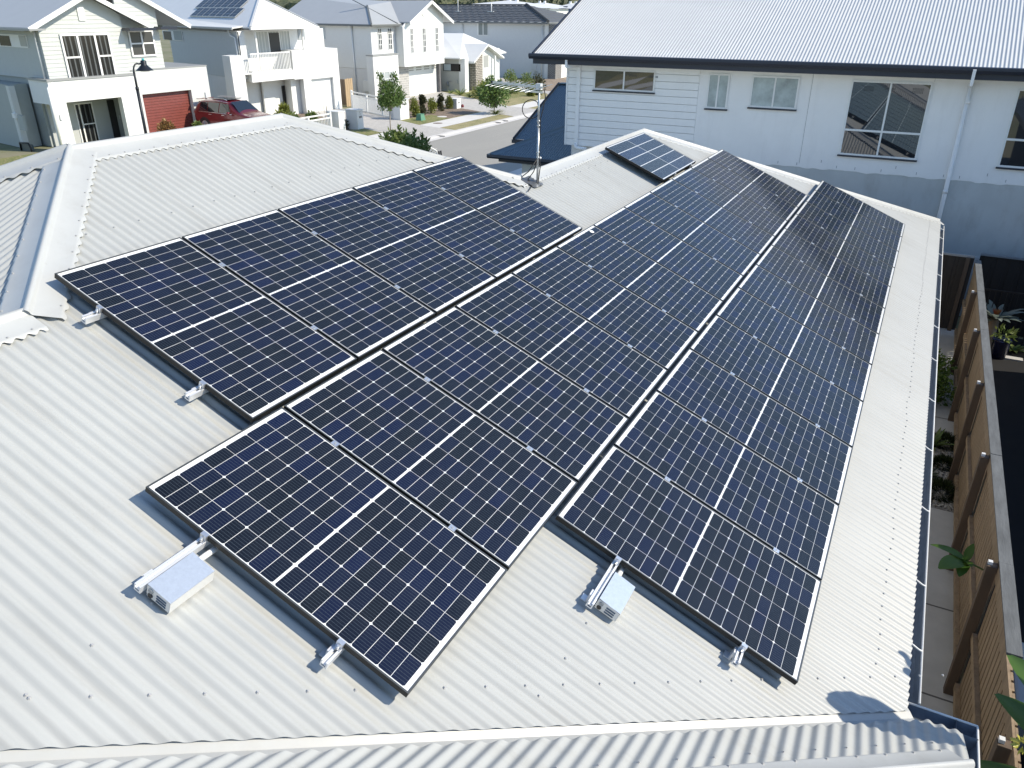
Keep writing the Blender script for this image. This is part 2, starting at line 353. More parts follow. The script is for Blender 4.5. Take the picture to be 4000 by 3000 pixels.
# ================================================================== SOLAR PANELS
LP, WP, PIT = 1.7124, 1.002, 1.022
framem = M('black_anodised_frame', (.013, .014, .014), .45, spec=.3)
lipm = M('frame_top_edge', (.13, .135, .13), .35, metal=.7, spec=.6)
backm = M('white_backsheet', (.80, .81, .80), .35, coat=1.0)
backm.node_tree.nodes['Principled BSDF'].inputs['Coat Roughness'].default_value = .04
def cell_material(name, base, line, nline, width, axis, cellw):
    m = M(name, base, .5, spec=.08, coat=.65); t = m.node_tree; b = t.nodes['Principled BSDF']
    b.inputs['Coat Roughness'].default_value = .11; b.inputs['Coat Tint'].default_value = (.78, .95, 1, 1); b.inputs['Coat IOR'].default_value = 1.42
    at = t.nodes.new('ShaderNodeAttribute'); at.attribute_name = 'cell'
    oi = t.nodes.new('ShaderNodeObjectInfo')
    ad = t.nodes.new('ShaderNodeMath'); ad.operation = 'ADD'; t.links.new(at.outputs['Fac'], ad.inputs[0]); t.links.new(oi.outputs['Random'], ad.inputs[1])
    mu = t.nodes.new('ShaderNodeMath'); mu.operation = 'MULTIPLY'; mu.inputs[1].default_value = 7919.; t.links.new(ad.outputs[0], mu.inputs[0])
    wn = t.nodes.new('ShaderNodeTexWhiteNoise'); wn.noise_dimensions = '1D'; t.links.new(mu.outputs[0], wn.inputs['W'])
    mx = t.nodes.new('ShaderNodeMix'); mx.data_type = 'RGBA'; mx.inputs[6].default_value = (base[0] * 1.05, base[1] * .95, base[2] * .62, 1); mx.inputs[7].default_value = (base[0] * .9, base[1] * 1.1, base[2] * 1.75, 1)
    pwr = t.nodes.new('ShaderNodeMath'); pwr.operation = 'POWER'; pwr.inputs[1].default_value = 1.8; t.links.new(wn.outputs['Value'], pwr.inputs[0]); t.links.new(pwr.outputs[0], mx.inputs[0])
    tc = t.nodes.new('ShaderNodeTexCoord'); sp = t.nodes.new('ShaderNodeSeparateXYZ'); t.links.new(tc.outputs['Object'], sp.inputs[0])
    md = t.nodes.new('ShaderNodeMath'); md.operation = 'PINGPONG'; md.inputs[1].default_value = cellw / nline / 2; t.links.new(sp.outputs[axis], md.inputs[0])
    lt = t.nodes.new('ShaderNodeMath'); lt.operation = 'LESS_THAN'; lt.inputs[1].default_value = width; t.links.new(md.outputs[0], lt.inputs[0])
    m2 = t.nodes.new('ShaderNodeMix'); m2.data_type = 'RGBA'; m2.inputs[7].default_value = (*line, 1); t.links.new(lt.outputs[0], m2.inputs[0]); t.links.new(mx.outputs[2], m2.inputs[6])
    # a film of dust and a few specks
    n = t.nodes.new('ShaderNodeTexNoise'); n.inputs['Scale'].default_value = 260; n.inputs['Detail'].default_value = 3; t.links.new(tc.outputs['Object'], n.inputs['Vector'])
    r = t.nodes.new('ShaderNodeMapRange'); r.inputs[1].default_value = .66; r.inputs[2].default_value = .78; r.inputs[4].default_value = .22; t.links.new(n.outputs[0], r.inputs[0])
    n4 = t.nodes.new('ShaderNodeTexNoise'); n4.inputs['Scale'].default_value = 5; n4.inputs['Detail'].default_value = 5; t.links.new(tc.outputs['Object'], n4.inputs['Vector'])
    r4_ = t.nodes.new('ShaderNodeMapRange'); r4_.inputs[1].default_value = .4; r4_.inputs[2].default_value = .75; r4_.inputs[4].default_value = .018; t.links.new(n4.outputs[0], r4_.inputs[0])
    a2 = t.nodes.new('ShaderNodeMath'); a2.operation = 'ADD'; t.links.new(r.outputs[0], a2.inputs[0]); t.links.new(r4_.outputs[0], a2.inputs[1])
    m3 = t.nodes.new('ShaderNodeMix'); m3.data_type = 'RGBA'; m3.inputs[7].default_value = (.30, .30, .30, 1); t.links.new(a2.outputs[0], m3.inputs[0]); t.links.new(m2.outputs[2], m3.inputs[6])
    t.links.new(m3.outputs[2], b.inputs['Base Color'])
    return m
cellm = cell_material('mono_cell', (.0065, .0085, .0205), (.10, .11, .13), 9, .00055, 1, .161)
cellm2 = cell_material('half_cut_cell', (.016, .019, .034), (.33, .35, .38), 9, .0018, 1, .42)
def panel_meshes(L, W, rows, cols, mid, ex, ey, gap, cham, halves=True, cm=None):
    """local frame: x down the slope, y along the row, z off the roof (0 = top of the frame)"""
    FT = .035; lip = .0095
    f = MB()
    for (x0, x1, y0, y1) in ((0, lip, 0, W), (L - lip, L, 0, W), (lip, L - lip, 0, lip), (lip, L - lip, W - lip, W)):
        f.face([(x0, y0, 0), (x1, y0, 0), (x1, y1, 0), (x0, y1, 0)], 1)
    ins = ((lip, lip), (L - lip, lip), (L - lip, W - lip), (lip, W - lip)); outs = ((0, 0), (L, 0), (L, W), (0, W))
    for k in range(4):
        a, b = outs[k], outs[(k + 1) % 4]; f.face([(*a, -FT), (*b, -FT), (*b, 0), (*a, 0)], 0)
        a, b = ins[k], ins[(k + 1) % 4]; f.face([(*a, -.004), (*b, -.004), (*b, 0), (*a, 0)], 1)
    f.face([(0, 0, -FT), (0, W, -FT), (L, W, -FT), (L, 0, -FT)], 0)
    g = MB(); ids = []
    g.face([(lip, lip, -.003), (L - lip, lip, -.003), (L - lip, W - lip, -.003), (lip, W - lip, -.003)], 0); ids.append(0)
    X0 = lip + ex; Y0 = lip + ey; px = (L - 2 * X0 - mid) / rows; py = (W - 2 * Y0) / cols; k = 0
    for r in range(rows):
        x0 = X0 + r * px + (mid if r >= rows / 2 else 0)
        for c in range(cols):
            y0 = Y0 + c * py; k += 1
            a, b, cc, d = x0 + gap / 2, x0 + px - gap / 2, y0 + gap / 2, y0 + py - gap / 2; q = cham
            z = -.0022
            if r % 2 == 0: pts = [(a + q, cc, z), (b, cc, z), (b, d, z), (a + q, d, z), (a, d - q, z), (a, cc + q, z)]
            else: pts = [(a, cc, z), (b - q, cc, z), (b, cc + q, z), (b, d - q, z), (b - q, d, z), (a, d, z)]
            g.face(pts, 1); ids.append(k / 1000.0)
    return f, g, ids
def add_ids(o, ids):
    a = o.data.attributes.new('cell', 'FLOAT', 'FACE'); a.data.foreach_set('value', ids)
ordn = ['first', 'second', 'third', 'fourth', 'fifth', 'sixth', 'seventh', 'eighth', 'ninth', 'tenth', 'eleventh', 'twelfth']
f, g, ids = panel_meshes(LP, WP, 20, 6, .0125, .026, .0055, .0026, .0082)
rows_ = (('upper left row of five', .787, -LP - .031, 5), ('middle row of twelve', 0., 0., 12), ('right hand row of twelve', 1.628, LP + .028, 12))
proto = None
def place_on_roof(o, a, b, n=0.):
    o.location = P(a, b, n); o.rotation_euler = (0, TH, 0)
for rn, a0, b0, cnt in rows_:
    for k in range(cnt):
        if k == 0: lab = 'solar panel nearest the camera in the %s' % rn
        elif k == cnt - 1: lab = 'farthest solar panel in the %s' % rn
        else: lab = '%s solar panel from the near end of the %s' % (ordn[k], rn)
        t_ = thing('solar_panel', lab, 'solar panel', (0, 0, 0), 'solar panels on the grey roof')
        if proto is None:
            proto = t_; fo = f.build('frame', [framem, lipm], t_); go = g.build('cell_sheet', [backm, cellm], t_); add_ids(go, ids)
        else:
            for ch in (fo, go): c = ch.copy(); COL.objects.link(c); c.parent = t_
        place_on_roof(t_, a0 + k * PIT, b0, 0)
# the single landscape panel near the far ridge
f2, g2, ids2 = panel_meshes(1.0, 1.72, 5, 2, 0.0, .012, .006, .012, .0)
t_ = thing('roof_fan_panel', 'lone landscape solar panel of ten wide cells near the far end of the ridge', 'solar panel', (0, 0, 0))
f2.build('frame', [framem, lipm], t_); go2 = g2.build('cell_sheet', [backm, cellm2], t_); add_ids(go2, ids2)
mb = MB()
for y in (.25, 1.45): mb.box(.02, 1.04, y, y + .04, -.118, -.036)
mb.build('mounting_foot', framem, t_)
mb = MB(); mb.box(1.0, 1.012, .55, .58, -.06, .003); mb.build('clamp', alumw, t_)
mb = MB(); mb.box(1.0, 1.012, 1.42, 1.45, -.06, .003); mb.build('clamp', alumw, t_)
place_on_roof(t_, 8.955, -1.05, 0)
# rails with their clamps ---------------------------------------------------------
def rail(a_start, a_end, b, clamps, lab, ext):
    t_ = thing('mounting_rail', lab, 'rail', (0, 0, 0), 'aluminium rails under the panels')
    Lr = a_end - a_start
    m = MB()
    for (x0, x1, z0, z1) in ((-.02, .02, -.080, -.072), (-.02, -.012, -.072, -.040), (.012, .02, -.072, -.040), (-.02, -.007, -.040, -.036), (.007, .02, -.040, -.036), (-.012, .012, -.060, -.056)):
        m.box(x0, x1, 0, Lr, z0, z1)
    m.build('rail', alumw, t_)
    for k in range(int(Lr / 1.3) + 1):
        m = MB(); y = .06 + k * 1.3; m.box(-.034, -.0205, y, y + .05, -.121, -.045); m.box(-.065, -.034, y, y + .05, -.121, -.114)
        m.build('roof_bracket', alumw, t_)
    m = MB(); y = ext                 # end clamp at the near panel edge
    m.box(-.019, .019, y - .016, y - .0015, -.036, .0035); m.box(-.019, .019, y - .0015, y + .009, .0008, .0035); m.box(-.019, .019, y - .03, y - .016, -.036, -.032)
    m.tube([(0, y - .024, -.034), (0, y - .024, -.004)], .0065, 6); m.tube([(0, y - .024, -.020), (0, y - .024, -.013)], .0105, 6)
    m.build('end_clamp', alum, t_)
    for c in clamps:
        m = MB(); y = c - a_start - .01; m.box(-.022, .022, y - .019, y + .019, .0008, .0042); m.box(-.02, .02, y - .008, y + .008, -.035, .0008)
        m.tube([(0, y, .0042), (0, y, .0075)], .006, 6, 1)
        m.build('mid_clamp', [alum, screwm], t_)
    place_on_roof(t_, a_start, b, 0)
for rn, a0, b0, cnt in rows_:
    for j, off in enumerate((.42, 1.31)):
        b = b0 + (off if rn[0] != 'r' else off + .045)
        ext = {'u': .115, 'm': (.40, .115)[j], 'r': (.42, .115)[j]}[rn[0]]
        rail(a0 - ext, a0 + cnt * PIT + .06, b, [a0 + k * PIT for k in range(1, cnt)], '%s aluminium rail with clamps under the %s' % (('upper', 'lower')[j], rn), ext)
# isolator shrouds ----------------------------------------------------------------
shroud = M('brushed_shroud', (.74, .79, .83), .30, metal=.65, nz=.06, ns=60, bump=.12, bs=40)
slotm = M('vent_slot_dark', (.05, .09, .14), .5)
shw = M('shroud_side', (.72, .72, .70), .45, metal=.25)
def isolator(a, b, w, lab):
    t_ = thing('isolator_shroud', lab, 'isolator box', (0, 0, 0), 'isolator boxes at the row ends')
    m = MB(); L = .265; H = .10
    m.obox((0, 0, H - .006), (w, 0, -.010), (0, L, 0), (0, 0, .003), 0)
    m.obox((w - .003, 0, .012), (.003, 0, 0), (0, L, 0), (0, 0, H - .026), 1)
    m.box(.003, w - .004, .0, .0025, .012, H - .012, 1); m.box(.003, w - .004, L - .0025, L, .012, H - .012, 1)
    m.box(0, .003, 0, L, .03, H - .006, 1)
    m.build('shroud', [shroud, shw], t_)
    for k in range(3):
        m = MB(); x = w - .085; m.bar((x, -.0012, .028 + k * .019), (x + .06, -.0012, .028 + k * .019), .004, .008); m.build('vent_slot', slotm, t_)
        m = MB()
    for x, z, mt in ((.026, .066, darkcap), (.026, .034, black)):
        m = MB(); m.tube([(x, .004, z), (x, -.006, z)], .0145, 14); m.build('cable_gland', mt, t_)
    m = MB(); m.tube([(.03, L - .02, .04), (.03, L + .06, .04), (.03, L + .16, .035)], .0155, 10); m.build('conduit', white, t_)
    place_on_roof(t_, a, b, -.115)
darkcap = M('grey_gland', (.30, .31, .31), .5)
isolator(-.372, .452, .148, 'long silver isolator box at the near end of the middle row of panels')
isolator(1.262, 2.232, .148, 'silver isolator box at the near end of the right hand row of panels')

# ================================================================== TV ANTENNA
galv = M('galvanised_steel', (.50, .52, .53), .35, metal=.8, nz=.06, ns=40)
leadm = M('lead_flashing', (.16, .17, .18), .45, metal=.6, nz=.3, ns=14, bump=.5, bs=12)
B0 = P(6.592, -.97, SH)
ant = thing('tv_antenna', 'tall galvanised mast with a comb of thin antenna rods rising from the lower ridge', 'antenna', B0)
mb = MB(); mb.tube([B0 + Vector((0, 0, -.02)), (B0.x, B0.y, .95)], .0138, 12); mb.tube([(B0.x, B0.y, .9), (B0.x, B0.y, 1.43)], .0122, 12)
for z in (.60, .66, .97, 1.02): mb.tube([(B0.x, B0.y, z), (B0.x, B0.y, z + .014)], .019, 12)
mb.build('mast', galv, ant)
E1 = Vector((B0.x + .06, B0.y - .03, 1.405)); E2 = Vector((-1.63, 6.70, 1.425)); bd = (E2 - E1).normalized()
mb = MB(); mb.bar(E1, E2, .022, .022); mb.bar(E1 + Vector((0, 0, -.055)), E1 + bd * .30 + Vector((0, 0, -.055)), .02, .02); mb.build('boom', galv, ant)
pd = Vector((.16, -.987, 0)).normalized()
for k in range(9):
    c = E1 + bd * (.05 + k * .084); hl = .56 - .028 * k
    mb = MB(); mb.tube([c - pd * hl + Vector((0, 0, -.012)), c + pd * hl + Vector((0, 0, -.012))], .0036, 6); mb.build('element', galv, ant)
mb = MB(); mb.box(B0.x - .03, B0.x + .03, B0.y - .03, B0.y + .03, 1.375, 1.445); mb.build('junction_box', M('pale_plastic', (.62, .64, .64), .5), ant)
mb = MB(); mb.ball(E2, .02); mb.build('end_cap', black, ant)
mb = MB(); cx = Vector((B0.x, B0.y, 0)); rt = Vector((.888, .46, 0))
pts = [cx + rt * .06 + Vector((0, 0, 1.38)), cx + rt * .075 + Vector((0, 0, 1.30)), cx + rt * .05 + Vector((0, 0, 1.16)), cx + rt * .022 + Vector((0, 0, 1.05)), cx + rt * .02 + Vector((0, 0, .8)), cx + rt * .018 + Vector((0, 0, .62)), cx + rt * .04 + Vector((.0, -.02, .5)), B0 + Vector((.02, -.03, .03))]
mb.tube(pts, .006, 6)
lp = [cx + rt * .01 + Vector((0, 0, 1.12))]
for k in range(1, 20):
    a_ = 2 * math.pi * k / 22 + .5; lp.append(cx - rt * .09 + rt * (.105 * math.cos(a_)) + Vector((0, 0, 1.16 + .105 * math.sin(a_))))
mb.tube(lp, .0055, 6)
mb.tube([cx + Vector((0, 0, .60)), cx + Vector((-.07, -.10, .45)), B0 + Vector((-.18, -.14, .10)), B0 + Vector((-.20, -.13, .03))], .006, 6)
mb.tube([cx + Vector((0, 0, .58)), cx + Vector((-.03, -.05, .44)), B0 + Vector((-.10, -.06, .09)), B0 + Vector((-.05, -.05, .03)), B0 + Vector((.02, -.24, .02)), B0 + Vector((.05, -.36, .012))], .006, 6)
mb.build('cable', black, ant)
mb = MB(); mb.ball(cx + rt * .03 + Vector((0, 0, .60)), .014); mb.build('cable_clip', white, ant)
rows2 = []
for i in range(9):
    rows2.append([P(6.46 + .24 * i / 8 + random.uniform(-.006, .006), -1.17 + .23 * j / 8 + random.uniform(-.006, .006), SH + .014 + .02 * random.random() + (.02 if 2 < i < 7 and 2 < j < 8 else 0)) for j in range(9)])
mb = MB(); mb.grid(rows2, 0, True); mb.build('flashing', leadm, ant)

# ================================================================== GROUND, ROAD, PATHS
grassm = two_tone('grass', (.20, .21, .075), (.11, .15, .035), 1.6, .4, .62, .95, c3=(.30, .25, .12), s3=9, bump=.3)
drygrass = two_tone('dry_grass', (.33, .29, .14), (.17, .19, .06), 1.1, .42, .62, .95, c3=(.40, .33, .20), s3=14, bump=.3)
asphalt = two_tone('asphalt', (.335, .325, .295), (.385, .37, .33), .35, .4, .65, .92, c3=(.30, .292, .268), s3=90, bump=.15, stretch=(1, .25, 1))
paver = two_tone('pale_paver', (.50, .48, .45), (.40, .385, .36), 4, .42, .6, .9, c3=(.56, .54, .50), s3=30)
pathm = M('path_concrete', (.66, .645, .61), .9, nz=.06, ns=1.3)
kerbm = M('kerb_concrete', (.62, .60, .57), .9, nz=.08, ns=2)
mulch = two_tone('mulch', (.20, .145, .10), (.33, .27, .21), 5, .4, .6, .95, c3=(.12, .085, .06), s3=24, bump=.5)
earth = two_tone('bare_earth', (.30, .235, .17), (.20, .15, .105), 1.2, .4, .6, .95, c3=(.38, .31, .24), s3=12, bump=.6)
mb = MB(); mb.face([(-600, -500, G - .02), (200, -500, G - .02), (200, 900, G - .02), (-600, 900, G - .02)]); struct('ground', mb, two_tone('suburb_ground', (.24, .225, .15), (.16, .17, .08), .12, .4, .6, .95))
def sheet(name, x0, x1, y0, y1, dz, m, q=None):
    mb = MB(); pts = q or [(x0, y0), (x1, y0), (x1, y1), (x0, y1)]
    mb.face([(x, y, G + dz) for x, y in pts]); return struct(name, mb, m)
sheet('road', -21.15, -12.6, -60, 140, -.10 + .09, asphalt)
mb = MB()
mb.grid([[(x, y, G + z) for x, z in ((-21.62, .072), (-21.40, .072), (-21.28, .05), (-21.15, .012), (-20.85, .0), (-20.75, .004))] for y in (-60, 140)], 0, False)
struct('kerb', mb, kerbm)
mb = MB(); mb.grid([[(x, y, G + z) for x, z in ((-12.1, .072), (-12.35, .06), (-12.6, .012), (-12.9, .0))] for y in (-60, 140)], 0, False); struct('kerb', mb, kerbm)
sheet('verge', -23.0, -21.6, -60, 140, .05, drygrass)
sheet('verge', -27.15, -24.75, -60, 140, .052, drygrass)
sheet('verge', -12.1, -9.9, -60, 140, .05, grassm)
sheet('footpath', -24.75, -23.0, -60, 140, .056, pathm)
sheet('front_yard', -35.4, -27.15, 15, 34.6, .045, grassm)
sheet('front_yard', -35.4, -27.15, 34.6, 41.2, .046, mulch)
sheet('garden_bed', 0, 0, 0, 0, .058, mulch, [(-27.2, 41.6), (-33.6, 44.3), (-34.8, 51.5), (-31.0, 52.0), (-27.15, 48.6), (-25.0, 47.8), (-24.9, 42.6)])
sheet('front_yard', -35.4, -27.15, 54.0, 66, .047, grassm)
sheet('verge', 0, 0, 0, 0, .064, grassm, [(-27.1, 40.7), (-24.76, 39.45), (-24.8, 43.0), (-26.9, 44.2)])
sheet('verge', 0, 0, 0, 0, .066, grassm, [(-26.9, 34.7), (-24.75, 33.7), (-24.75, 35.6), (-26.8, 36.5)])
sheet('bare_ground', 0, 0, 0, 0, .068, earth, [(-30.6, 68.0), (-28.0, 64.0), (-24.9, 63.0), (-25.5, 90), (-33, 90), (-33, 70)])
# driveways cross the verge
sheet('driveway', 0, 0, 0, 0, .062, paver, [(-35.2, 44.2), (-35.2, 41.0), (-27.1, 36.7), (-24.75, 35.6), (-21.62, 34.6), (-21.62, 38.6), (-24.75, 39.5), (-27.1, 40.8), (-33.4, 43.9)])
sheet('driveway', 0, 0, 0, 0, .061, paver, [(-35.2, 58.6), (-35.2, 52.8), (-25.0, 47.4), (-21.62, 46.2), (-21.62, 50.6), (-24.75, 51.4), (-31.5, 56.0)])
sheet('driveway', 0, 0, 0, 0, .0625, paver, [(-41, 72), (-41, 78), (-29.1, 67.4), (-24.75, 62.8), (-21.62, 59.6), (-21.62, 56.0), (-24.75, 59.0), (-26.6, 61.8)])
sheet('driveway', 0, 0, 0, 0, .0615, paver, [(-35.2, 27.6), (-35.2, 33.2), (-27.1, 31.0), (-21.62, 30.2), (-21.62, 25.6), (-27.1, 26.6)])
# beside our house
sheet('side_path', 3.36, 4.66, -8, 16.9, .03, M('side_path_concrete', (.56, .55, .51), .9, nz=.1, ns=2.2, bump=.15, bs=90))
for y in (6.62, 5.1, 8.9, 12.0, 3.4):
    mb = MB(); mb.box(3.4, 4.65, y, y + .02, G + .0305, G + .034); struct('path_joint', mb, M('path_joint', (.16, .155, .145), .9))
gravm = two_tone('white_gravel', (.52, .50, .45), (.30, .28, .25), 40, .4, .6, .9, c3=(.16, .15, .13), s3=28, bump=.8)
mb = MB()
for i in range(2600):
    x, y = random.uniform(3.9, 4.66), random.uniform(8.95, 11.1); r = random.uniform(.012, .026)
    c = Vector((x, y, G + .045 + random.random() * .012)); q = [c + Vector((random.uniform(.7, 1.2) * r * math.cos(t), random.uniform(.7, 1.2) * r * math.sin(t), random.uniform(-.4, .5) * r)) for t in (0, 1.25, 2.5, 3.8, 5.0)]
    mb.face(q, random.randint(0, 1))
    for k in range(5): mb.face([q[k], q[(k + 1) % 5], c + Vector((0, 0, r * .7))], random.randint(0, 1))
o = mb.build('white_gravel', [M('pale_pebble', (.55, .53, .48), .85), M('buff_pebble', (.38, .35, .30), .85)], bevel=-1); tag(o, 'bed of pale pebbles between the grey roof and the brown slatted fence', 'gravel', kind='stuff')
sheet('gravel_base', 3.9, 4.66, 8.9, 11.12, .036, gravm)
sheet('neighbour_yard', 4.75, 40, -8, 16.96, .02, M('dark_deck_painted_shade', (.008, .008, .009), .75, nz=.3, ns=2))  # dark deck, with the yard's deep shade also put into its colour

# ================================================================== FENCES ON THE RIGHT
woodm = M('brown_stained_timber', (.31, .225, .14), .75, nz=.28, ns=2.5, stretch=(6, 6, .7), bump=.2, bs=30)
woodd = M('dark_brown_post', (.12, .085, .058), .7, nz=.15, ns=2.5, stretch=(6, 6, .7))
capw = M('weathered_grey_capping', (.135, .145, .15), .85, nz=.28, ns=4, stretch=(3, .5, 1), bump=.3, bs=25)
FX = 4.665; FT = -2.49
fence = thing('slatted_fence', 'long brown timber fence of narrow slats and posts beside the gutter of the grey roof', 'fence', (FX, 8, G))
posts = [-1.5, .75, 3.0, 5.25, 7.5, 9.74, 12.0, 14.2, 16.45]
for y in posts[:-1]:
    mb = MB(); mb.box(FX - .115, FX - .022, y - .045, y + .045, G - .2, FT - .05); pm = mb.build('post', woodd, fence, bevel=.004)
    mb = MB(); mb.box(FX - .108, FX - .07, y - .02, y + .02, FT - .049, FT - .015); mb.build('post_cap', white, pm)
for y0, y1 in zip(posts, posts[1:]):
    mb = MB(); y = y0 + .052
    n = int((y1 - y0 - .1) / .118)
    pt = (y1 - y0 - .1) / n
    for k in range(n): mb.box(FX, FX + .018, y + k * pt + .013, y + (k + 1) * pt - .013, G + .06, FT - .02 - random.random() * .004)
    mb.build('slat_panel', woodm, fence)
    mb = MB(); mb.box(FX - .021, FX - .001, y0 + .047, y1 - .047, FT - .17, FT - .021); mb.build('top_board', woodm, fence)
    for z in ((FT + G) / 2 - .02, G + .18):
        mb = MB(); mb.box(FX - .045, FX - .002, y0 + .047, y1 - .047, z - .04, z + .04); mb.build('rail', woodm, fence)
mb = MB()
for y0, y1 in [(3.95, 5.25)] + list(zip(posts[3:], posts[4:])): mb.box(FX - .022, FX + .095, y0 + .003, y1 - .003, FT - .019, FT + random.uniform(-.002, .003))
mb.build('capping', capw, fence)
pf = thing('panel_fence', 'dark brown panel fence closing the side path below the white two storey wall', 'fence', (4, 16.8, G))
pm_ = M('dark_brown_panel', (.050, .040, .032), .6, nz=.08, ns=3)
mb = MB()
rows = []
for i in range(160):
    x = 3.2 + i * .0092; z = .012 if (i // 8) % 3 == 0 else 0
    rows.append([(x, 16.83 + z, G), (x, 16.83 + z, FT - .06)])
mb.grid(rows, 0, False); mb.build('panel', pm_, pf)
mb = MB(); mb.box(3.2, 4.66, 16.80, 16.86, FT - .06, FT - .02); mb.build('top_rail', M('pale_rail', (.42, .40, .37), .6), pf)
mb = MB(); mb.box(4.50, 4.58, 16.72, 16.798, G, FT - .05); mb.build('post', woodd, pf)
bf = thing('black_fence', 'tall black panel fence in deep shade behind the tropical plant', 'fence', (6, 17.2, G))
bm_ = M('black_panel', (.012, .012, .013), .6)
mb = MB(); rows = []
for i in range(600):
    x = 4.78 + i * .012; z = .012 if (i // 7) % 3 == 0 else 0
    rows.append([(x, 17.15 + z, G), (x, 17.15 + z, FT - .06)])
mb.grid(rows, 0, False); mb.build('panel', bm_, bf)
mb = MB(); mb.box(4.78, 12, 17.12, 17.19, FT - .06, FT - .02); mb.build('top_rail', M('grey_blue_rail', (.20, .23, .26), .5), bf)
pool = thing('black_pool_fence', 'low black metal bar fence behind the tropical plant', 'fence', (6, 16.2, G))
for x0 in (4.8, 6.2, 7.6):
    mb = MB()
    for k in range(13): mb.box(x0 + .05 + k * .103, x0 + .066 + k * .103, 16.192, 16.208, G + .08, G + 1.22)
    mb.build('bars', bm_, pool)
    mb = MB(); mb.box(x0 + .01, x0 + 1.39, 16.185, 16.215, G + 1.221, G + 1.25); mb.build('rail', bm_, pool)
    mb = MB(); mb.box(x0 - .03, x0 + .009, 16.17, 16.23, G, G + 1.3); mb.build('post', M('grey_post', (.10, .11, .12), .4), pool)
# unseen next-door house, added on the right to shade that yard
nb = thing('unseen_shading_house', 'dark single storey house added out of view to shade the black yard', 'house', (8.6, 5, G))
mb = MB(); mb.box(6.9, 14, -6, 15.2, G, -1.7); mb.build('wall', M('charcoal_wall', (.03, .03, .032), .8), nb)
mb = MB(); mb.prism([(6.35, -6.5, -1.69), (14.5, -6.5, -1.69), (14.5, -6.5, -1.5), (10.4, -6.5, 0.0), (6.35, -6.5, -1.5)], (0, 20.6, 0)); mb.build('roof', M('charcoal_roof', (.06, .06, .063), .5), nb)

# ================================================================== WHITE TWO STOREY HOUSE ON THE RIGHT
YW = 18.0
boardw = M('white_weatherboard', (.85, .855, .85), .55, nz=.02, ns=2)
rendw = M('white_texture_render', (.84, .84, .83), .8, nz=.03, ns=1.5, bump=.2, bs=70)
rendg = M('grey_undercoat_render', (.52, .545, .54), .85, nz=.07, ns=1.4, bump=.2, bs=70)
rh = thing('white_two_storey_house', 'white two storey house with ribbed steel roof and navy eaves behind the right hand panels', 'house', (2, 22, G))
X0, X1 = -5.575, 12.0
mb = MB()
k = 0; z = -1.09
while z < 1.05:                       # lapped boards
    zt = min(z + .172, 1.05); mb.box(X0 + .04, -2.03, YW - .012, YW + .3, z, zt - .012); mb.box(X0 + .04, -2.03, YW + .03, YW + .3, zt - .012, zt); z += .172
mb.build('weatherboard_wall', boardw, rh)
mb = MB(); mb.box(X0, X0 + .038, YW - .032, YW + .02, -1.09, 1.05); mb.build('corner_trim', boardw, rh)
mb = MB(); mb.box(-2.029, .596, YW, YW + .3, -1.16, 1.05); mb.box(.604, X1, YW, YW + .3, -1.16, 1.05); mb.box(-5.5, X1, YW + .301, YW + 9, G, 1.04)
mb.box(.596, .604, YW + .012, YW + .02, -1.16, 1.05, 1); mb.box(3.11, 3.114, YW - .001, YW + .01, .86, 1.05, 1); mb.build('wall', [rendw, M('joint_dark', (.25, .26, .27), .8)], rh)
rows = []
for i in range(180):                  # ragged lower edge of the finished coat
    x = -2.03 + i * .08; e = -1.165 + .012 * math.sin(x * 5.1) + .01 * math.sin(x * 13.7 + 1) + random.uniform(-.006, .006); rows.append([(x, YW - .004, e), (x, YW + .001, e - .001), (x, YW + .001, -1.10), (x, YW - .004, -1.08)])
mb = MB(); mb.grid([[r[0], r[3]] for r in rows], 0, False); mb.build('wall_coat', rendw, rh)
mb = MB(); mb.box(X0 + 3.5, X1, YW + .006, YW + .3, G, -1.161); mb.build('lower_wall', rendg, rh)
mb = MB(); mb.box(-2.0, X1, YW - .02, YW + .004, G, -2.81); mb.build('plinth', M('pale_plinth', (.55, .56, .56), .7), rh)
for i in range(12):
    x = .15 + i * .44 + random.uniform(-.08, .08); mb = MB(); mb.box(x, x + .01, YW - .006, YW + .01, -1.12 + (.1 if i % 4 == 2 else 0), -1.06 + (.1 if i % 4 == 2 else 0)); mb.build('weep_vent', M('vent_grey', (.22, .23, .25), .7), rh)
# roof
RZ, RY = 1.205, 17.5; rp = 22.7 * math.pi / 180
whroof = M('white_ribbed_steel', (.58, .59, .585), .38, spec=.5, nz=.03, ns=2)
mb = MB()
fnr = lambda s, d, h: Vector((s, RY + d * math.cos(rp), RZ + d * math.sin(rp))) + Vector((0, -math.sin(rp), math.cos(rp))) * h
corr(mb, fnr, -6.30, 11.5, lambda s: 0, lambda s: (4.55 if s < 1.72 + .0 else 5.4), amp=.0082, seg=10)
mb.build('roof_sheet', whroof, rh)
mb = MB(); fn2 = lambda s, d, h: fnr(s, d, h + .012)
corr(mb, fn2, -6.30, 1.75, lambda s: 3.62 if s > -.2 else 4.5, lambda s: 9.5, amp=.0082, seg=10)
corr(mb, fn2, 1.75, 11.5, lambda s: 4.05, lambda s: 9.5, amp=.0082, seg=10); mb.build('roof_sheet', whroof, rh)
mb = MB(); ry2 = RY + 9.5 * math.cos(rp); rz2 = RZ + 9.5 * math.sin(rp)
mb.face([(-6.3, ry2, rz2), (11.5, ry2, rz2), (11.5, ry2 + 8.7, RZ), (-6.3, ry2 + 8.7, RZ)]); mb.build('rear_roof', whroof, rh)
mb = MB(); mb.face([(X0 + .02, YW + .1, 1.05), (X0 + .02, YW + 17, 1.05), (X0 + .02, ry2, rz2 - .15)]); mb.build('gable_wall', boardw, rh)
mb = MB()
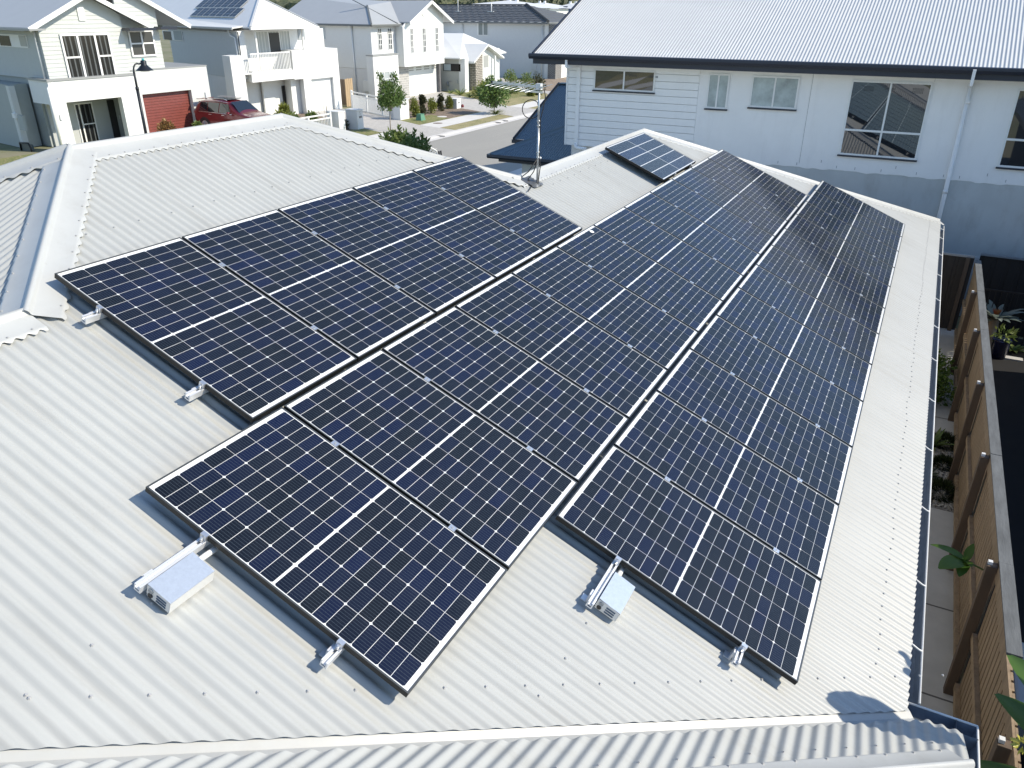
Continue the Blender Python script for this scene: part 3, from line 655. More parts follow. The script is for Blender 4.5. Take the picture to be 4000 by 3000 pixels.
for s_, e_ in (((-6.33, RY - .02, RZ - .05), (-6.33, ry2, rz2 - .05)), ((-6.33, ry2, rz2 - .05), (-6.33, ry2 + 8.7, RZ - .05))): mb.bar(s_, e_, .045, .17)
mb.build('barge_board', navy, rh)
mb = MB(); pr_ = [(0, .03), (-.06, .035), (-.115, .02), (-.118, -.035), (-.098, -.065), (-.075, -.10), (0, -.105)]
mb.prism([(-6.42, RY - .0 + y, RZ - .025 + z) for y, z in pr_], (18, 0, 0)); mb.build('gutter', navy, rh)
mb = MB(); mb.box(-6.34, 11.5, RY + .002, RY + .03, RZ - .245, RZ - .03); mb.build('fascia', navy, rh)
mb = MB(); mb.box(-6.34, 11.5, RY + .031, YW + .1, RZ - .20, RZ - .18); mb.build('soffit', boardw, rh)
def winR(x0, x1, z0, z1, mull, trans, gl, lab=None):
    w_ = .042; y = YW - .03
    mb = MB(); mb.box(x0, x1, y, YW + .01, z0, z0 + w_); mb.box(x0, x1, y, YW + .01, z1 - w_, z1); mb.box(x0, x0 + w_, y, YW + .01, z0 + w_, z1 - w_); mb.box(x1 - w_, x1, y, YW + .01, z0 + w_, z1 - w_)
    xm = x0 + (x1 - x0) * mull; zt = trans
    lo = z0 + w_ if zt is None else zt + .02
    mb.box(xm - .02, xm + .02, y - .004, YW + .01, lo, z1 - w_)
    if zt is not None: mb.box(x0 + w_, x1 - w_, y - .003, YW + .01, zt - .025, zt + .02); mb.box(xm - .02, xm + .02, y - .004, YW + .01, z0 + w_, zt - .025)
    fo_ = mb.build('window', white, rh, bevel=.003)
    mb = MB(); mb.box(x0 - .02, x1 + .02, y - .03, YW + .0, z0 - .035, z0 - .002); mb.build('sill', navy, fo_)
    panes = [(x0 + w_, xm - .02, lo, z1 - w_), (xm + .02, x1 - w_, lo, z1 - w_)]
    if zt is not None: panes += [(x0 + w_, xm - .02, z0 + w_, zt - .025), (xm + .02, x1 - w_, z0 + w_, zt - .025)]
    for (a, b, c, d) in panes:
        mb = MB(); mb.face([(a, YW - .019, c), (b, YW - .019, c), (b, YW - .019 + random.uniform(-.002, .002), d), (a, YW - .019, d)]); mb.build('pane', gl, fo_)
    return fo_
refl = M('reflective_glass', (.018, .022, .028), .015, spec=1.0); refl.node_tree.nodes['Principled BSDF'].inputs['IOR'].default_value = 1.75
frost = M('frosted_glass', (.36, .42, .42), .25, spec=.6, nz=.35, ns=2.2)
winR(-4.80, -3.148, .352, .866, .5, None, refl); winR(-1.81, -1.287, .056, .862, .49, None, frost)
winR(-.766, .332, .138, .852, .5, None, frost); winR(1.445, 3.10, -.795, .838, .5, -.23, refl); winR(4.695, 6.35, -.80, .794, .5, -.217, refl)
weather(rendw, (3, 3, .5), .10, 1.5, False); weather(boardw, (3, 3, .5), .08, 1.5, False); weather(rendg, (2, 2, .8), .35, 1.2, False)
stick = M('sticker_print', (.03, .035, .04), .6)
for i, (x, z) in enumerate(((1.72, .70), (1.72, .64), (2.16, .69), (2.72, .70), (2.72, .64), (4.80, .64), (4.80, .58), (-3.85, .74), (-3.30, .73))):
    mb = MB()
    for k in range(7):
        for r_ in range(2): mb.box(x + k * .032, x + k * .032 + .022, YW - .0235, YW - .0225, z - r_ * .026, z - r_ * .026 + .014)
    mb.build('film_print', stick, rh)
def pipeR(x, ztop, zbot, side):
    mb = MB(); mb.bar((x, RY - .02, RZ - .04), (x, RY - .02, RZ - .30), .09, .05, up=(1, 0, 0)); mb.bar((x, RY - .02, RZ - .28), (x + .15 * side, YW - .05, ztop), .085, .05, up=(1, 0, 0))
    mb.bar((x + .15 * side, YW - .045, ztop + .03), (x + .15 * side, YW - .045, zbot), .095, .055, up=(0, 1, 0))
    mb.build('downpipe', boardw, rh)
pipeR(-5.37, .93, -1.06, 1)
mb = MB(); mb.tube([(-5.22, YW - .05, -1.03), (-5.22, YW - .06, -1.12), (-5.18, YW - .07, -1.14), (-4.9, YW - .10, -1.155)], .052, 10); mb.build('pipe_elbow', boardw, rh)
mb = MB(); mb.bar((3.80, RY - .125, RZ - .04), (3.80, RY - .1, RZ - .34), .095, .06, up=(1, 0, 0)); mb.bar((3.80, RY - .1, RZ - .32), (3.815, YW - .05, .83), .09, .06, up=(1, 0, 0)); mb.tube([(3.815, YW - .05, .86), (3.845, YW - .05, -4.2)], .047, 12); mb.build('downpipe', rendw, rh)
for z in (.45, -1.45): mb = MB(); mb.tube([(3.828, YW - .05, z), (3.828, YW - .05, z + .07)], .053, 12); mb.build('pipe_collar', rendw, rh)
# antenna foot on that roof
a2 = thing('roof_antenna', 'small antenna stand on the white ribbed roof at the top right', 'antenna', fnr(3.30, 3.95, 0))
mb = MB(); mb.obox(fnr(3.12, 3.86, .03), (.34, 0, 0), fnr(3.12, 4.05, .03) - fnr(3.12, 3.86, .03), Vector((0, -math.sin(rp), math.cos(rp))) * .05); mb.build('base', M('white_sleeve', (.70, .71, .71), .6), a2, bevel=.01)
c = fnr(3.30, 3.95, 0)
mb = MB(); mb.tube([c, c + Vector((0, 0, 1.5))], .02, 8); mb.build('mast', galv, a2)
mb = MB()
for dx, dy in ((-.14, .1), (.14, .1), (0, -.16)): mb.tube([c + Vector((dx, dy, .06 + dy * .42)), c + Vector((0, 0, .42))], .006, 5)
mb.build('stay', galv, a2)
# low navy roofs at the street end of that house
lowm = M('navy_steel_roof', (.13, .18, .225), .42, nz=.04, ns=3)
lb = thing('navy_porch_roof', 'low dark blue steel roofs over a porch at the street end of the white house', 'porch', (-7, 21, G))
zc = -1.70; tp = math.tan(rp)
mb = MB()
slope2 = lambda s, d, h: Vector((s, 18.86 + d * math.cos(rp), zc + d * math.sin(rp) + h))
corr(mb, slope2, -8.40, -1.0, lambda s: 0, lambda s: min(s + 8.40, 3.2) / math.cos(rp), seg=6, amp=.009)
mb.build('roof_sheet', lowm, lb)
mb = MB(); rows = [[Vector((-8.40, 18.86 + s, zc)), Vector((-8.40 + s, 18.86 + s, zc + s * tp))] for s in (0, .8, 1.6, 2.4, 3.2)]; mb.grid(rows, 0, False); mb.build('roof_sheet', lowm, lb)
NW = Vector((0, -math.sin(rp), math.cos(rp))); NWs = Vector((-math.sin(rp), 0, math.cos(rp)))
mb = MB(); cap(mb, (-5.2, 22.06, zc + 3.2 * tp), (-8.38, 18.88, zc), NW, NWs, .19, sx=2, step=.012, phase=lambda p: p.x, screws=False); mb.build('hip_cap', lowm, lb)
mb = MB(); mb.prism([(-8.46, 18.86 + y, zc - .03 + z) for y, z in ((.03, .03), (-.09, .035), (-.10, -.03), (-.06, -.08), (.03, -.085))], (7.4, 0, 0)); mb.prism([(-8.40 + x, 18.86, zc - .032 + z) for x, z in ((.03, .03), (-.09, .035), (-.10, -.03), (-.06, -.08), (.03, -.085))], (0, 3.2, 0)); mb.box(-8.15, -1, 18.95, 19.3, zc - .21, zc - .121); mb.build('gutter', navy, lb)
mb = MB(); mb.box(-7.86, -5.6, 19.95, 26, G, zc - .05); mb.build('wall', whiter, lb)
zg = -1.70
mb = MB(); fn3 = lambda s, d, h: Vector((s, 21.93 + d * math.cos(rp), zg + d * math.sin(rp) + h))
corr(mb, fn3, -9.12, -4.0, lambda s: 0, lambda s: 3.9, seg=6, amp=.009); mb.build('roof_sheet', lowm, lb)
mb = MB(); mb.bar((-9.16, 21.9, zg - .03), (-9.16, 21.93 + 3.9 * math.cos(rp), zg + 3.9 * math.sin(rp) - .03), .05, .16); mb.box(-9.2, -5.6, 21.83, 21.93, zg - .12, zg - .006); mb.box(-9.0, -5.6, 21.98, 22.3, zg - .28, zg - .122); mb.build('barge_board', navy, lb)
mb = MB(); rt_ = [(-9.12, 21.93 + 3.9 * math.cos(rp), zg + 3.9 * math.sin(rp))]; mb.bar((-9.12, 25.53, zg + 1.52), (-4, 25.53, zg + 1.52), .3, .03); mb.build('ridge_cap', lowm, lb)

# ================================================================== HOUSES ACROSS THE STREET
def wallx(mb, X, Y0, Y1, Z0, Z1, t=.25, mi=0): mb.box(X - t, X, Y0, Y1, Z0, Z1, mi)
def boards_front(mb, X, Z0, Z1, span, pitch=.19, proud=.022):   # span(z)->(y0,y1)
    z = Z0
    while z < Z1 - .02:
        zt = min(z + pitch, Z1); a0, b0 = span(z); a1, b1 = span(zt)
        if b0 - a0 > .05:
            mb.hexa([(X + proud, a0, z), (X + proud, b0, z), (X - .1, b0, z), (X - .1, a0, z), (X + .002, a1, zt), (X + .002, b1, zt), (X - .1, b1, zt), (X - .1, a1, zt)])
        z += pitch
def boards_side(mb, Y, Z0, Z1, xa, xb, pitch=.19, proud=.03):
    z = Z0
    while z < Z1 - .02:
        zt = min(z + pitch, Z1)
        mb.hexa([(xa, Y - proud, z), (xb, Y - proud, z), (xb, Y + .1, z), (xa, Y + .1, z), (xa, Y - .002, zt), (xb, Y - .002, zt), (xb, Y + .1, zt), (xa, Y + .1, zt)]); z += pitch
def fwin(par, X, r, cols=(.5,), rows=(), fm=white, gl=darkglass, fw=.06, name='window', sash=None):
    """window on a wall that faces the street; r=(Y0,Y1,Z0,Z1)"""
    y0, y1, z0, z1 = r; mb = MB(); x1 = X + .045
    for (a, b, c, d) in ((y0, y1, z0, z0 + fw), (y0, y1, z1 - fw, z1), (y0, y0 + fw, z0 + fw, z1 - fw), (y1 - fw, y1, z0 + fw, z1 - fw)): mb.box(X, x1, a, b, c, d)
    for c in cols: y = y0 + (y1 - y0) * c; mb.box(X, x1 + .003, y - fw * .55, y + fw * .55, z0 + fw, z1 - fw)
    for rr, c0, c1 in rows: z = z0 + (z1 - z0) * rr; mb.box(X, x1 + .001, y0 + (y1 - y0) * c0, y0 + (y1 - y0) * c1, z - fw * .4, z + fw * .4)
    o = mb.build(name, fm, par); g_ = MB(); g_.face([(X + .012, y0 + fw, z0 + fw), (X + .012, y1 - fw, z0 + fw), (X + .012, y1 - fw, z1 - fw), (X + .012, y0 + fw, z1 - fw)]); g_.build('pane', gl, o)
    return o
def blind_glass(name, c1, c2, n, axis=1):
    m = M(name, c1, .12, spec=.7); t = m.node_tree; b = t.nodes['Principled BSDF']
    tc = t.nodes.new('ShaderNodeTexCoord'); wv = t.nodes.new('ShaderNodeTexWave'); wv.bands_direction = 'XYZ'[axis]; wv.inputs['Scale'].default_value = n; wv.inputs['Distortion'].default_value = .6; wv.inputs['Detail'].default_value = 1
    t.links.new(tc.outputs['Object'], wv.inputs['Vector']); rp_ = t.nodes.new('ShaderNodeMapRange'); rp_.inputs[1].default_value = .72; rp_.inputs[2].default_value = .95; t.links.new(wv.outputs['Fac'], rp_.inputs[0])
    mx = t.nodes.new('ShaderNodeMix'); mx.data_type = 'RGBA'; mx.inputs[6].default_value = (*c1, 1); mx.inputs[7].default_value = (*c2, 1); t.links.new(rp_.outputs[0], mx.inputs[0]); t.links.new(mx.outputs[2], b.inputs['Base Color']); return m
slats = blind_glass('dark_glass_with_blinds', (.010, .011, .013), (.11, .12, .125), 1.15)
curtain = blind_glass('curtained_glass', (.42, .45, .46), (.60, .62, .62), 1.2)
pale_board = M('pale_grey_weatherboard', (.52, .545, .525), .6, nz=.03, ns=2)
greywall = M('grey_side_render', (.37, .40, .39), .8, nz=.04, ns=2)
grey_roof = M('grey_sheet_roof', (.40, .415, .42), .45, nz=.03, ns=1)
white_roof = M('white_sheet_roof', (.70, .71, .70), .5, nz=.03, ns=1)
trimgrey = M('grey_trim', (.30, .31, .31), .5)
def roofslab(mb, pts, t=.07, mi=0): mb.prism(pts, (0, 0, -t), mi)
def gable_roof(par, X0, X1, ya, yb, yr, ze, zr, m, fascia=trimgrey, th=.09, za=None):
    """ridge along X from X0(back) to X1(front); eaves at ya, yb, ridge at yr"""
    za = ze if za is None else za; mb = MB(); roofslab(mb, [(X1, ya, za), (X1, yr, zr), (X0, yr, zr), (X0, ya, za)], th); roofslab(mb, [(X1, yr, zr + .001), (X1, yb, ze + .001), (X0, yb, ze + .001), (X0, yr, zr + .001)], th); r = mb.build('roof', m, par)
    mb = MB()
    for (a, b) in (((ya, za), (yr, zr)), ((yr, zr), (yb, ze))): mb.bar((X1 + .021, a[0], a[1] - .10), (X1 + .021, b[0], b[1] - .10), .22, .04, up=(1, 0, 0))
    mb.build('barge_board', white, par); return r

# ---- first house: pale boards, red garage door
SHEAR = (-35., .17)
h1 = thing('pale_gabled_house', 'pale grey weatherboard house with twin gables and a red garage door', 'house', (-38, 28, G))
XF = -35.0
zf = -.97
gy0, gy1 = 23.05, ax(q1(1085, 400), XF).y; ze1 = 1.36
apx = ax(q1(722, 10), -34.5); yr1 = (22.4 + 29.15) / 2; zr1 = ze1 + (yr1 - 22.35) * .455
mb = MB()
lim = lambda z: (gy0, gy1) if z < ze1 - .12 else (max(gy0, yr1 - (zr1 - .12 - z) / .455), min(gy1, yr1 + (zr1 - .12 - z) / .455))
boards_front(mb, XF, zf, zr1 - .15, lim); wallx(mb, XF - .1, gy0, gy1, zf, ze1); mb.build('gable_wall', pale_board, h1)
wy1 = ax(q1(1452, 590), XF).y; yr2 = 28.0; zr2 = 3.35
mb = MB(); boards_front(mb, XF - .3, zf, 2.9, lambda z: (gy1, wy1) if z < .9 else (gy1, min(wy1, yr2 + (zr2 - .1 - z) / .47)), pitch=.19); wallx(mb, XF - .4, gy1, wy1, zf, 1.3); mb.build('gable_wall', pale_board, h1)
mb = MB(); boards_side(mb, gy0, zf + .02, 1.3, -46, XF - .001, proud=.014); mb.build('side_boards', M('grey_board_painted_shade', (.44, .47, .47), .6, nz=.03), h1)  # darker than the front boards: the side wall's shade is in the colour
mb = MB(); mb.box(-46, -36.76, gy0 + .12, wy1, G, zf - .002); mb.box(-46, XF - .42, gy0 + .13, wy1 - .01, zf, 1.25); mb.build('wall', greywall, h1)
r_ = gable_roof(h1, -47, -34.45, 22.35, 29.2, yr1, ze1 + .02, zr1 + .02, grey_roof)
gable_roof(h1, -47, -34.9, 26.9, 32.05, 27.8, 1.40, 3.4, grey_roof, za=2.98)
mb = MB(); mb.box(-47, -34.5, 22.24, 22.34, ze1 - .12, ze1 - .02); mb.box(-34.75, -34.1, 22.2, 23.0, ze1 - .10, ze1 - .021); mb.box(-34.95, -34.2, gy1 - .05, 29.25, ze1 - .2, ze1 - .07, 1); mb.box(-35.3, -34.6, wy1 - .25, wy1 + .8, 1.17, 1.32, 1); mb.build('gutter', [trimgrey, navy], h1)
mb = MB(); mb.box(-34.985, -34.93, *fr(q1, XF, 655, 60, 738, 178)); o = mb.build('gable_vent', white, h1)
r = fr(q1, XF, 505, 292, 1008, 662); fwin(h1, XF + .045, r, (.335, .69), ((.49, .0, .33), (.49, .70, 1.0)), gl=slats, fw=.10)
r = fr(q1, XF - .3, 1088, 262, 1345, 482); fwin(h1, XF - .255, r, (.5,), ((.5, 0, 1),), gl=M('grey_screen_glass', (.06, .062, .06), .3), fw=.09)
# white portal below
PX = -34.6
a = ax(q1(420, 705), PX); b = ax(q1(1172, 650), PX); op = fr(q1, PX, 583, 885, 1128, 1180); py0, py1 = a.y, b.y; zt = (a.z + b.z) / 2
mb = MB()
zb1 = ax(q1(410, 885), -36.0).z; mb.box(-34.95, PX, py0, op[0], G, zb1); mb.box(-36.6, PX, py0, op[0], zb1, zt); mb.box(-35.0, PX, op[1], py1, G, zt); mb.box(-35.0, PX, op[0], op[1], op[3], zt); mb.box(-36.6, -35.001, op[0], py1, op[3] + .1, zt - .01)
mb.build('porch_portal', whiter, h1)
mb = MB(); mb.box(-36.6, PX + .05, py0 - .05, py1 + .03, zt + .001, zt + .09); mb.build('parapet_cap', trimgrey, h1)
mb = MB(); mb.box(-36.75, -36.6, op[0] - .1, py1, G, op[3] + .1); mb.build('porch_wall', M('porch_wall_paint', (.46, .48, .47), .8), h1)
BX = -36.6
fwin(h1, BX, fr(q1, BX, 590, 900, 830, 1245), (.26,), ((.5, .26, 1),), gl=slats, fw=.07)
mb = MB(); mb.box(BX, BX + .04, *fr(q1, BX, 880, 870, 1015, 1230)); d_ = mb.build('front_door', M('dark_door', (.02, .02, .022), .4), h1)
mb = MB(); rr = fr(q1, BX, 985, 1000, 998, 1030); mb.box(BX + .041, BX + .08, *rr); mb.build('handle', alum, d_)
mb = MB(); rr = fr(q1, -36.0, 1070, 835, 1110, 1195); mb.box(-36.6, -35.9, rr[0], rr[0] + .22, G, op[3] + .05); mb.build('brick_pier', brick_mat('red_brick', (.28, .075, .06), (.22, .06, .05), (.30, .20, .17)), h1)
mb = MB(); rr = fr(q1, PX, 500, 990, 545, 1025)
mb.box(PX, PX + .07, rr[0] + .12, rr[1], rr[2] - .05, rr[3]); mb.build('wall_lamp', alumw, h1)
# garage
GX1 = -35.0
a = ax(q1(1165, 610), GX1); b = ax(q1(1782, 575), GX1); gw = fr(q1, GX1, 1222, 786, 1718, 1180); gz = (a.z + b.z) / 2; gyl, gyr = py1 + .01, b.y
dm = blind_glass('red_ribbed_door', (.235, .040, .030), (.165, .028, .022), 1.0, 2); dm.node_tree.nodes['Principled BSDF'].inputs['Roughness'].default_value = .4; dm.node_tree.nodes['Principled BSDF'].inputs['Specular IOR Level'].default_value = .4
gwall = M('pale_grey_render', (.60, .62, .60), .8, nz=.03, ns=2)
dz = -2.0
mb = MB(); mb.box(GX1 - .4, GX1, gyl, gw[0], G, gz); mb.box(GX1 - .4, GX1, gw[1], gyr, G, gz); mb.box(GX1 - .4, GX1, gw[0], gw[1], dz, gz); mb.box(-43, GX1 - .401, gyl, gyr - .01, G, gz - .15); mb.build('garage_wall', gwall, h1)
mb = MB(); mb.box(-42, GX1 + .03, gyl, gyr + .03, gz + .001, gz + .06); mb.build('parapet_cap', trimgrey, h1)
mb = MB()
z = G + .06
while z < dz: mb.hexa([(GX1 - .27, gw[0], z), (GX1 - .27, gw[1] - .02, z), (GX1 - .35, gw[1] - .02, z), (GX1 - .35, gw[0], z), (GX1 - .285, gw[0], z + .13), (GX1 - .285, gw[1] - .02, z + .13), (GX1 - .35, gw[1] - .02, z + .13), (GX1 - .35, gw[0], z + .13)]); z += .145
mb.build('garage_door', M('red_garage_door', (.185, .045, .034), .45, nz=.12, ns=3), h1)
for y in (gyl + .12, gyr - .42): mb = MB(); mb.box(GX1, GX1 + .08, y, y + .12, -2.55, -2.2); mb.build('wall_lamp', alumw, h1)
# left side details
def S1(q, x, y): p_ = aside(q(x, y), gy0, -35., .17); return p_
def side_box(par, q, x0, y0, x1, y1, Y0, XS, k, name, m, t=.06):
    A = aside(q(x0, y0), Y0, XS, k); B = aside(q(x1, y1), Y0, XS, k); mb = MB(); mb.box(A.x, B.x, Y0 - t, Y0 + .02, B.z, A.z); return mb.build(name, m, par)
sw = side_box(h1, q1, -20, 290, 255, 415, gy0, -35., .17, 'window', white, .05)
side_box(h1, q1, -10, 305, 105, 398, gy0 - .02, -35., .17, 'window_pane', darkglass, .05); side_box(h1, q1, 165, 305, 243, 402, gy0 - .02, -35., .17, 'window_pane', M('pale_blind', (.36, .37, .35), .5), .05)
A_ = S1(q1, 330, 370); B_ = S1(q1, 395, 680)
mb = MB(); mb.tube([(A_.x, gy0 - .09, 1.2), (A_.x, gy0 - .09, -.9)], .05, 8); mb.tube([(-34.9, gy0 - .13, -.95), (-34.62, gy0 - .1, -1.02), (-34.58, py0 - .06, -1.25), (-34.58, py0 - .06, G)], .06, 8); mb.build('downpipe', white, h1)
mb = MB(); mb.box(-46, -37.6, gy0 - 1.0, gy0, G, zf - .25); mb.build('side_wing', greywall, h1)
mb = MB(); mb.box(-37.78, -37.45, gy0 - 1.02, gy0 - .72, G, zf - .3); mb.build('white_pilaster', gwall, h1)
for (x0, y0, x1, y1, m_, nm) in ((165, 990, 245, 1130, greywall, 'meter_box'), (120, 975, 155, 1020, white, 'meter_cap')):
    A = aside(q1(x0, y0), gy0 - 1.0, -35., .17); B = aside(q1(x1, y1), gy0 - 1.0, -35., .17); mb = MB(); mb.box(A.x, B.x, gy0 - 1.13, gy0 - 1.0, B.z, A.z); mb.build(nm, m_, h1)
SHEAR = None
A = aside(q1(225, 1225), 22.05, -35., .17); B = aside(q1(325, 1350), 22.05, -35., .17)
hr = thing('hose_reel', 'black garden hose reel on the shaded grey side wall of the pale gabled house', 'hose reel', ((A.x + B.x) / 2, A.y - .25, B.z))
mb = MB(); mb.box(A.x, B.x - .15, A.y - .30, A.y - .12, B.z + .1, A.z - .05); mb.build('body', M('hose_green_grey', (.10, .12, .12), .5), hr, bevel=.03)
mb = MB(); mb.tube([(A.x - .03, A.y - .32, B.z + .2), (A.x, A.y - .33, A.z), (B.x - .2, A.y - .33, A.z + .02), (B.x - .1, A.y - .33, A.z - .2), (B.x - .12, A.y - .33, B.z + .05), (A.x + .1, A.y - .33, B.z)], .045, 8); mb.build('hose', black, hr)

# ---- second house: white, balcony
K2 = .40; SHEAR = (-35., K2)
h2 = thing('white_balcony_house', 'bright white house with a railed balcony and solar panels on its white roof', 'house', (-37, 40, G))
XB = -34.5
sy = 35.55
mb = MB(); boards_side(mb, sy, -1.72, .95, -46, -35.0); mb.build('side_boards', M('blue_grey_board', (.46, .485, .49), .6, nz=.03), h2)
mb = MB(); mb.box(-46, -36.31, sy + .12, 44.5, G, 1.0); mb.box(-46, -35.001, sy, sy + .119, G, -1.73); mb.box(-36.4, -35, sy + .02, sy + .6, -1.7, 1.0); mb.build('wall', M('white_house_render', (.68, .69, .69), .8, nz=.03), h2)
lw = fr(q2, XB, 15, 485, 195, 1000)
mb = MB(); mb.box(-35.6, XB, lw[0], lw[1], G, lw[3]); mb.build('left_block', whiter, h2)
gb = fr(q2, XB, 545, 432, 983, 945); zg2 = ax(q2(983, 412), XB).z; gd = fr(q2, XB, 715, 690, 928, 945)
mb = MB(); mb.box(-38, XB, gd[1], gb[1], G, zg2); mb.box(-36, XB, gb[0], gd[0], G + 2.28, zg2); mb.box(-36, XB, gd[0], gd[1], -2.05, zg2); mb.box(-38, XB - .6, gb[0], gd[0], G, -2); mb.box(-36, XB, gd[0] - .75, gd[0], G, G + 2.279); mb.build('garage_block', whiter, h2)
mb = MB(); mb.box(XB - .3, XB - .24, gd[0], gd[1], G, -2.05); mb.build('garage_door', M('white_door', (.72, .73, .72), .5), h2)
for k in range(1, 5):
    mb = MB()
bl = fr(q2, XB, 190, 465, 560, 690)
mb = MB(); mb.box(-36.4, XB, bl[0] - .1, gb[0] - .002, -1.9, -1.42); mb.box(-36, XB + .02, lw[1], gb[0], -1.419, -1.36); mb.build('balcony_floor', whiter, h2)
mb = MB(); zr = ax(q2(400, 460), XB).z
for k in range(26):
    y = bl[0] + (bl[1] - bl[0]) * (k + .5) / 26; mb.box(XB - .06, XB - .02, y - .022, y + .022, -1.36, zr)
mb.box(XB - .07, XB - .01, bl[0], bl[1], zr, zr + .07); mb.box(XB - .07, XB - .01, bl[0], bl[1], -1.34, -1.29); mb.build('balustrade', white, h2)
for x0, x1 in ((225, 245), (632, 652)):
    rr = fr(q2, XB, x0, 230, x1, 470); mb = MB(); mb.box(XB - .14, XB - .02, rr[0], rr[0] + .12, -1.36, 1.15); mb.build('column', white, h2)
UX = -36.0
fwin(h2, UX, fr(q2, UX, 165, 265, 495, 462), (.36, .68), (), gl=curtain, fw=.09)
mb = MB(); mb.box(UX + .02, UX + .06, *fr(q2, UX, 292, 286, 398, 460)); mb.build('open_doorway', M('dark_screen_door', (.05, .05, .05), .6), h2)
mb = MB(); mb.box(-36.3, UX, fr(q2, UX, 50, 265, 60, 460)[0], fr(q2, UX, 530, 265, 640, 460)[1], -1.4, 1.1); mb.build('upper_wall', M('white_house_render', (.68, .69, .69), .8), h2)
mb = MB(); mb.box(UX, UX + .03, *fr(q2, UX, 540, 232, 612, 345)); mb.build('blind', M('grey_blind', (.30, .33, .35), .6), h2)
EX = -36.0
mb = MB(); rr = fr(q2, EX, 355, 750, 468, 1000); mb.box(EX - .2, EX, rr[0] - 1.2, gd[0] - .7, G, -1.9); mb.build('entry_wall', whiter, h2)
mb = MB(); mb.box(EX, EX + .05, *fr(q2, EX, 404, 745, 468, 1000)); mb.build('front_door', M('dark_door', (.02, .02, .022), .4), h2)
ey0 = ax(q2(215, 225), -34.0).y; ey1 = ax(q2(790, 205), -34.0).y; ze = 1.22; hp = .55
hw_ = (ey1 - ey0) / 2
sx0 = sy - .35
mb = MB()
roofslab(mb, [(-34.0, ey0, ze), (-34.0, ey1, ze), (-34.0 - hw_, (ey0 + ey1) / 2, ze + hw_ * hp)], .08)
roofslab(mb, [(-34.0, ey0, ze), (-34.0 - hw_, ey0 + hw_, ze + hw_ * hp), (-58, ey0 + hw_, ze + hw_ * hp), (-58, ey0, ze)], .08)
roofslab(mb, [(-34.0, ey1, ze), (-34.0 - hw_, ey0 + hw_, ze + hw_ * hp), (-58, ey0 + hw_, ze + hw_ * hp), (-58, ey1, ze)], .08)
roofslab(mb, [(-35.0, sx0, ze - .02), (-35.2, ey0 + .2, ze + .07), (-46, ey0 + .6, ze + .35), (-46, sx0, ze - .02)], .08)
rf2 = mb.build('roof', white_roof, h2)
mb = MB(); mb.bar((-34.0, ey0, ze + .03), (-34.0 - hw_, ey0 + hw_, ze + hw_ * hp + .03), .16, .05); mb.bar((-34.0, ey1, ze + .03), (-34.0 - hw_, ey0 + hw_, ze + hw_ * hp + .03), .16, .05); mb.build('hip_cap', M('pale_grey_cap', (.55, .56, .56), .5), rf2)
mb = MB(); mb.box(-34.08, -33.9, ey0 - .05, ey1 + .05, ze - .14, ze - .03); mb.box(-46, -34.9, sx0 - .1, sx0 - .01, ze - .16, ze - .06, 1); mb.build('gutter', [white, trimgrey], h2)
mb = MB(); mb.box(-36.2, -34.05, ey0 + .1, ey1 - .05, ze - .16, ze - .141); mb.build('soffit', white, h2)
A_ = aside(q1(1935, 270), sy, -35., K2)
mb = MB(); mb.tube([(-35.9, sy - .2, ze - .15), (-35.8, sy - .1, .75), (-35.25, sy - .08, .65), (-35.15, sy - .08, -.6)], .055, 8); mb.build('downpipe', white, h2)
# its side window
side_box(h2, q1, 1405, 262, 1590, 356, sy, -35., K2, 'window', white, .05)
side_box(h2, q1, 1412, 268, 1490, 346, sy - .02, -35., K2, 'window_pane', black, .05); side_box(h2, q1, 1500, 268, 1582, 350, sy - .02, -35., K2, 'window_pane', greywall, .05)
A = aside(q1(1975, 790), sy, -35., K2); mb = MB(); mb.box(A.x, A.x + .5, sy - .16, sy, -2.9, -2.2); mb.build('meter_box', white, h2)
# panels on that roof
def faroof_pt(u, v):  # u along -X from the front hip, v up the slope
    return Vector((-34.0 - u, ey0 + v * .92, ze + v * .92 * hp + .10))
farcell = cell_material('far_blue_cell', (.020, .030, .055), (.25, .27, .3), 2, .006, 0, .5)
lineup = M('far_panel_frame', (.34, .37, .40), .4, metal=.4)
for i in range(7):
    for j in range(2):
        mb = MB(); u0 = 3.3 + i * 1.03 + j * .75; v0 = .85 + j * 1.05
        c = [faroof_pt(u0, v0), faroof_pt(u0 + .98, v0), faroof_pt(u0 + .98, v0 + 1.0), faroof_pt(u0, v0 + 1.0)]
        SHsave = SHEAR; t_ = thing('solar_panel', '%s panel from the street in the %s row on the white balcony house roof' % (ordn[i], ('lower', 'upper')[j]), 'solar panel', c[0], 'solar panels on the white roof')
        mb.prism(c, (0, 0, -.05)); fo2 = mb.build('frame', lineup, t_)
        mb = MB(); e = .035
        def lerp(a, b): return c[0] + (c[1] - c[0]) * a + (c[3] - c[0]) * b + Vector((0, 0, .004))
        for a in (0, 1):
            for b in (0, 1, 2): mb.face([lerp(.04 + a * .48, .04 + b * .32), lerp(.48 + a * .48, .04 + b * .32), lerp(.48 + a * .48, .33 + b * .32), lerp(.04 + a * .48, .33 + b * .32)])
        mb.build('cell_sheet', M('far_cells', (.012, .017, .030), .35, spec=.3), t_)

